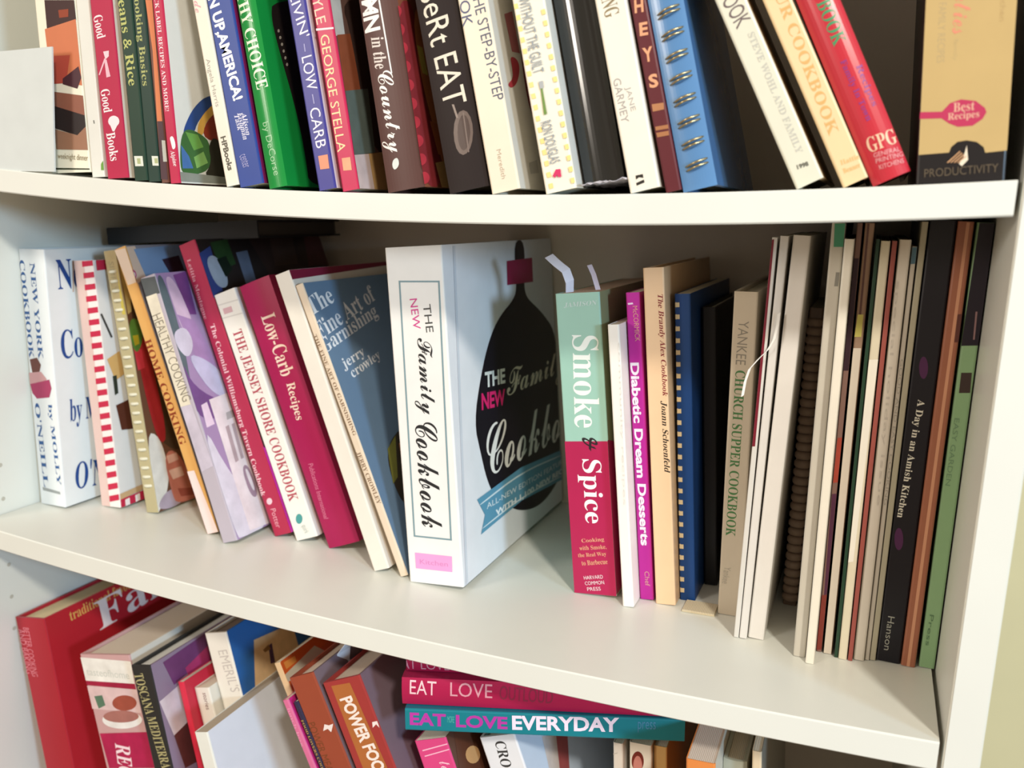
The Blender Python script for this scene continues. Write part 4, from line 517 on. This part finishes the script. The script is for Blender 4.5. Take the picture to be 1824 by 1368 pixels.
# things lying about on the middle shelf
bl = empty('black_binder', 'flat black binder lying on top of the leaning books at left', 'binder', (-.757, .150, -.0515), 'books on the middle shelf')
bl.rotation_euler = (0, -math.radians(4.4), 0)
obj('cover', boxbm(0, .180, 0, .13, 0, .0018), mat('100f14', .75, 'cover'), bl)
obj('cover', boxbm(0, .180, 0, .13, .0142, .016), mat('100f14', .75, 'cover'), bl)
obj('spine', boxbm(0, .180, -.0018, -.0001, 0, .016, bev=.0006), mat('121218', .35, 'cover'), bl)
obj('page_block', boxbm(.003, .177, .0002, .126, .0019, .0141), mat('3a3430', .8, 'pages'), bl)
pm = empty('pamphlet', 'cream pamphlet lying flat under the navy and black books', 'booklet', (-.1725, .119, -.2998))
pm.rotation_euler = (0, -math.radians(1.8), 0)
obj('cover', boxbm(0, .0245, 0, .0195, 0, .0004), mat('e0d4b4', .6, 'cover'), pm)
obj('page_block', boxbm(.0003, .0242, .0003, .0192, .0005, .0016), mat('d8ccb0', .8, 'pages'), pm)
def strip(bm, pts, wv, th=.0003):
    wv = Vector(wv)/2; A = [(bm.verts.new(Vector(p)-wv), bm.verts.new(Vector(p)+wv)) for p in pts]
    for a, b in zip(A, A[1:]): bm.faces.new((a[0], a[1], b[1], b[0]))
    bmesh.ops.recalc_face_normals(bm, faces=bm.faces[:])
    bmesh.ops.solidify(bm, geom=bm.faces[:], thickness=th)
bm = bmesh.new(); strip(bm, [(-.2775, .140, -.085), (-.2795, .139, -.068), (-.2795, .138, -.058), (-.283, .138, -.050), (-.290, .137, -.045), (-.297, .137, -.0395)], (.004, .0065, .003))
tag(obj('paper_bookmark', bm, mat('eceaf4', .6)), 'bent white paper bookmark sticking up from the mint and crimson book', 'bookmark')
bm = bmesh.new(); strip(bm, [(-.2555, .150, -.082), (-.2600, .152, -.066), (-.266, .156, -.053), (-.2705, .158, -.046)], (.0035, .001, .001))
tag(obj('paper_bookmark', bm, mat('d8d0e0', .6)), 'thin pale slip behind the mint and crimson book', 'bookmark')
bm = bmesh.new(); strip(bm, [(-.1372, .0875, -.123), (-.1362, .087, -.113), (-.1340, .0868, -.104), (-.1290, .0866, -.097), (-.1235, .0866, -.0905), (-.1200, .087, -.083), (-.1188, .0885, -.074), (-.1186, .0890, -.066)], (.0018, .0002, .0014), .0004)
tag(obj('ribbon_bookmark', bm, mat('f0eee8', .5, 'cloth')), 'white ribbon bookmark curling across the green-lettered spine', 'bookmark')
bm = bmesh.new(); strip(bm, [(-.4255, .058, -.392), (-.4300, .058, -.382), (-.4338, .058, -.3735), (-.4345, .060, -.364), (-.4290, .064, -.355), (-.4215, .070, -.350)], (.0035, .014, .001), .0004)
tag(obj('paper_bookmark', bm, mat('dfe6f0', .6)), 'folded pale blue-white paper slip between two brown leaning books', 'bookmark')
# ------------------------------------------------------------------ lower shelf, left to right
book('R1', 'cookbook', 'big red hardcover with gold and white cover lettering, leftmost on lower shelf', 'book', 'hard', 'a82432', 'b4242f', pages='e0d0a8')
book('R2', 'ring_binder', 'thick binder with white top band and canning jar picture on spine', 'binder', 'hard', 'c8a0a0', 'e4ddd0', pages='e0d4c4')
book('R3', 'cookbook', 'charcoal spine with gold-grey capitals and purple photo cover', 'book', 'hard', '2c2c2c', '8a7a92', pages='d8dad6')
book('R4r', 'booklet', 'thin bright red spine beside a cream book on lower shelf', 'booklet', 'paper', 'd83048', 'c02840')
book('R4', 'cookbook', 'short cream book right of a thin red spine', 'book', 'paper', 'e8e4d8', 'd8d4c8')
book('R5', 'cookbook', 'white spine with embossed capitals and blue and tan cover', 'book', 'hard', 'ebe6da', '2a62a4', pages='7a6a60')
book('R7', 'folder', 'blank pale folder standing in front of the white and blue book', 'folder', 'paper', 'e6e8e0', 'dce4ee', pages='b8ac9a')
book('R8b', 'booklet', 'pink short spine left of the dark gold-lettered one', 'booklet', 'paper', 'd8709a', 'd02c84')
book('R8', 'cookbook', 'cream spine with orange cover top, set back', 'book', 'paper', 'e8cca4', 'cc6434')
book('R9', 'cookbook', 'thin navy spine with gold capitals', 'book', 'paper', '34304a', '2a2438')
book('R10', 'cookbook', 'brown leaning book with white splash mark and dark title', 'book', 'hard', '9a4a34', '7a6a72', pages='d8c8b8')
book('R11', 'cookbook', 'brown and red leaning book with bold white capitals and splash mark', 'book', 'hard', 'a23a38', '7a6670', pages='d0c0b0')
book('R13', 'cookbook', 'hot pink leaning book under the teal one', 'book', 'paper', 'dc4a86', '5a3a2c', pages='ece4d8')
book('R15', 'cookbook', 'white leaning hardcover with black capitals under the teal book', 'book', 'hard', 'e8eaee', 'ccdaea')
book('R18', 'booklet', 'narrow white spine with grey lines below the teal book', 'booklet', 'paper', 'e4e0d8', 'd0ccc4')
book('R19', 'booklet', 'very thin grey-brown booklet set back under the teal book', 'booklet', 'paper', '8a7468', '7a6458')
book('R20', 'cookbook', 'white spine with dark red oval picture below the teal book', 'book', 'paper', 'e6e2d4', 'c8c0b0')
book('R21', 'cookbook', 'small tan spine under the right end of the teal book', 'book', 'paper', 'c8a468', 'a88a58')
book('R22', 'cookbook', 'orange spine with pale pages, right of the stacked books', 'book', 'paper', 'e08a48', 'c8c4b8', pages='d8ccc0')
book('R22b', 'cookbook', 'pale grey-green book right of the orange spine', 'book', 'soft', 'b8bcae', 'a8ac9e')
book('R23', 'booklet', 'thin cream upright strip of a booklet, rightmost on lower shelf', 'booklet', 'paper', 'dcc8a8', '8a8478')
book('S3', 'cookbook', 'teal book lying flat with magenta and white capitals, lowest of the stack', 'book', 'hard', '157c88', '156a80', pages='c8b8a8')
book('S2', 'cookbook', 'crimson book lying flat between the teal and the topmost book', 'book', 'soft', 'ac1c4a', '8a1c40', pages='8a3040')
book('S1', 'cookbook', 'dark crimson book lying flat, topmost of the stack', 'book', 'soft', '9a1c44', '7a1a38')
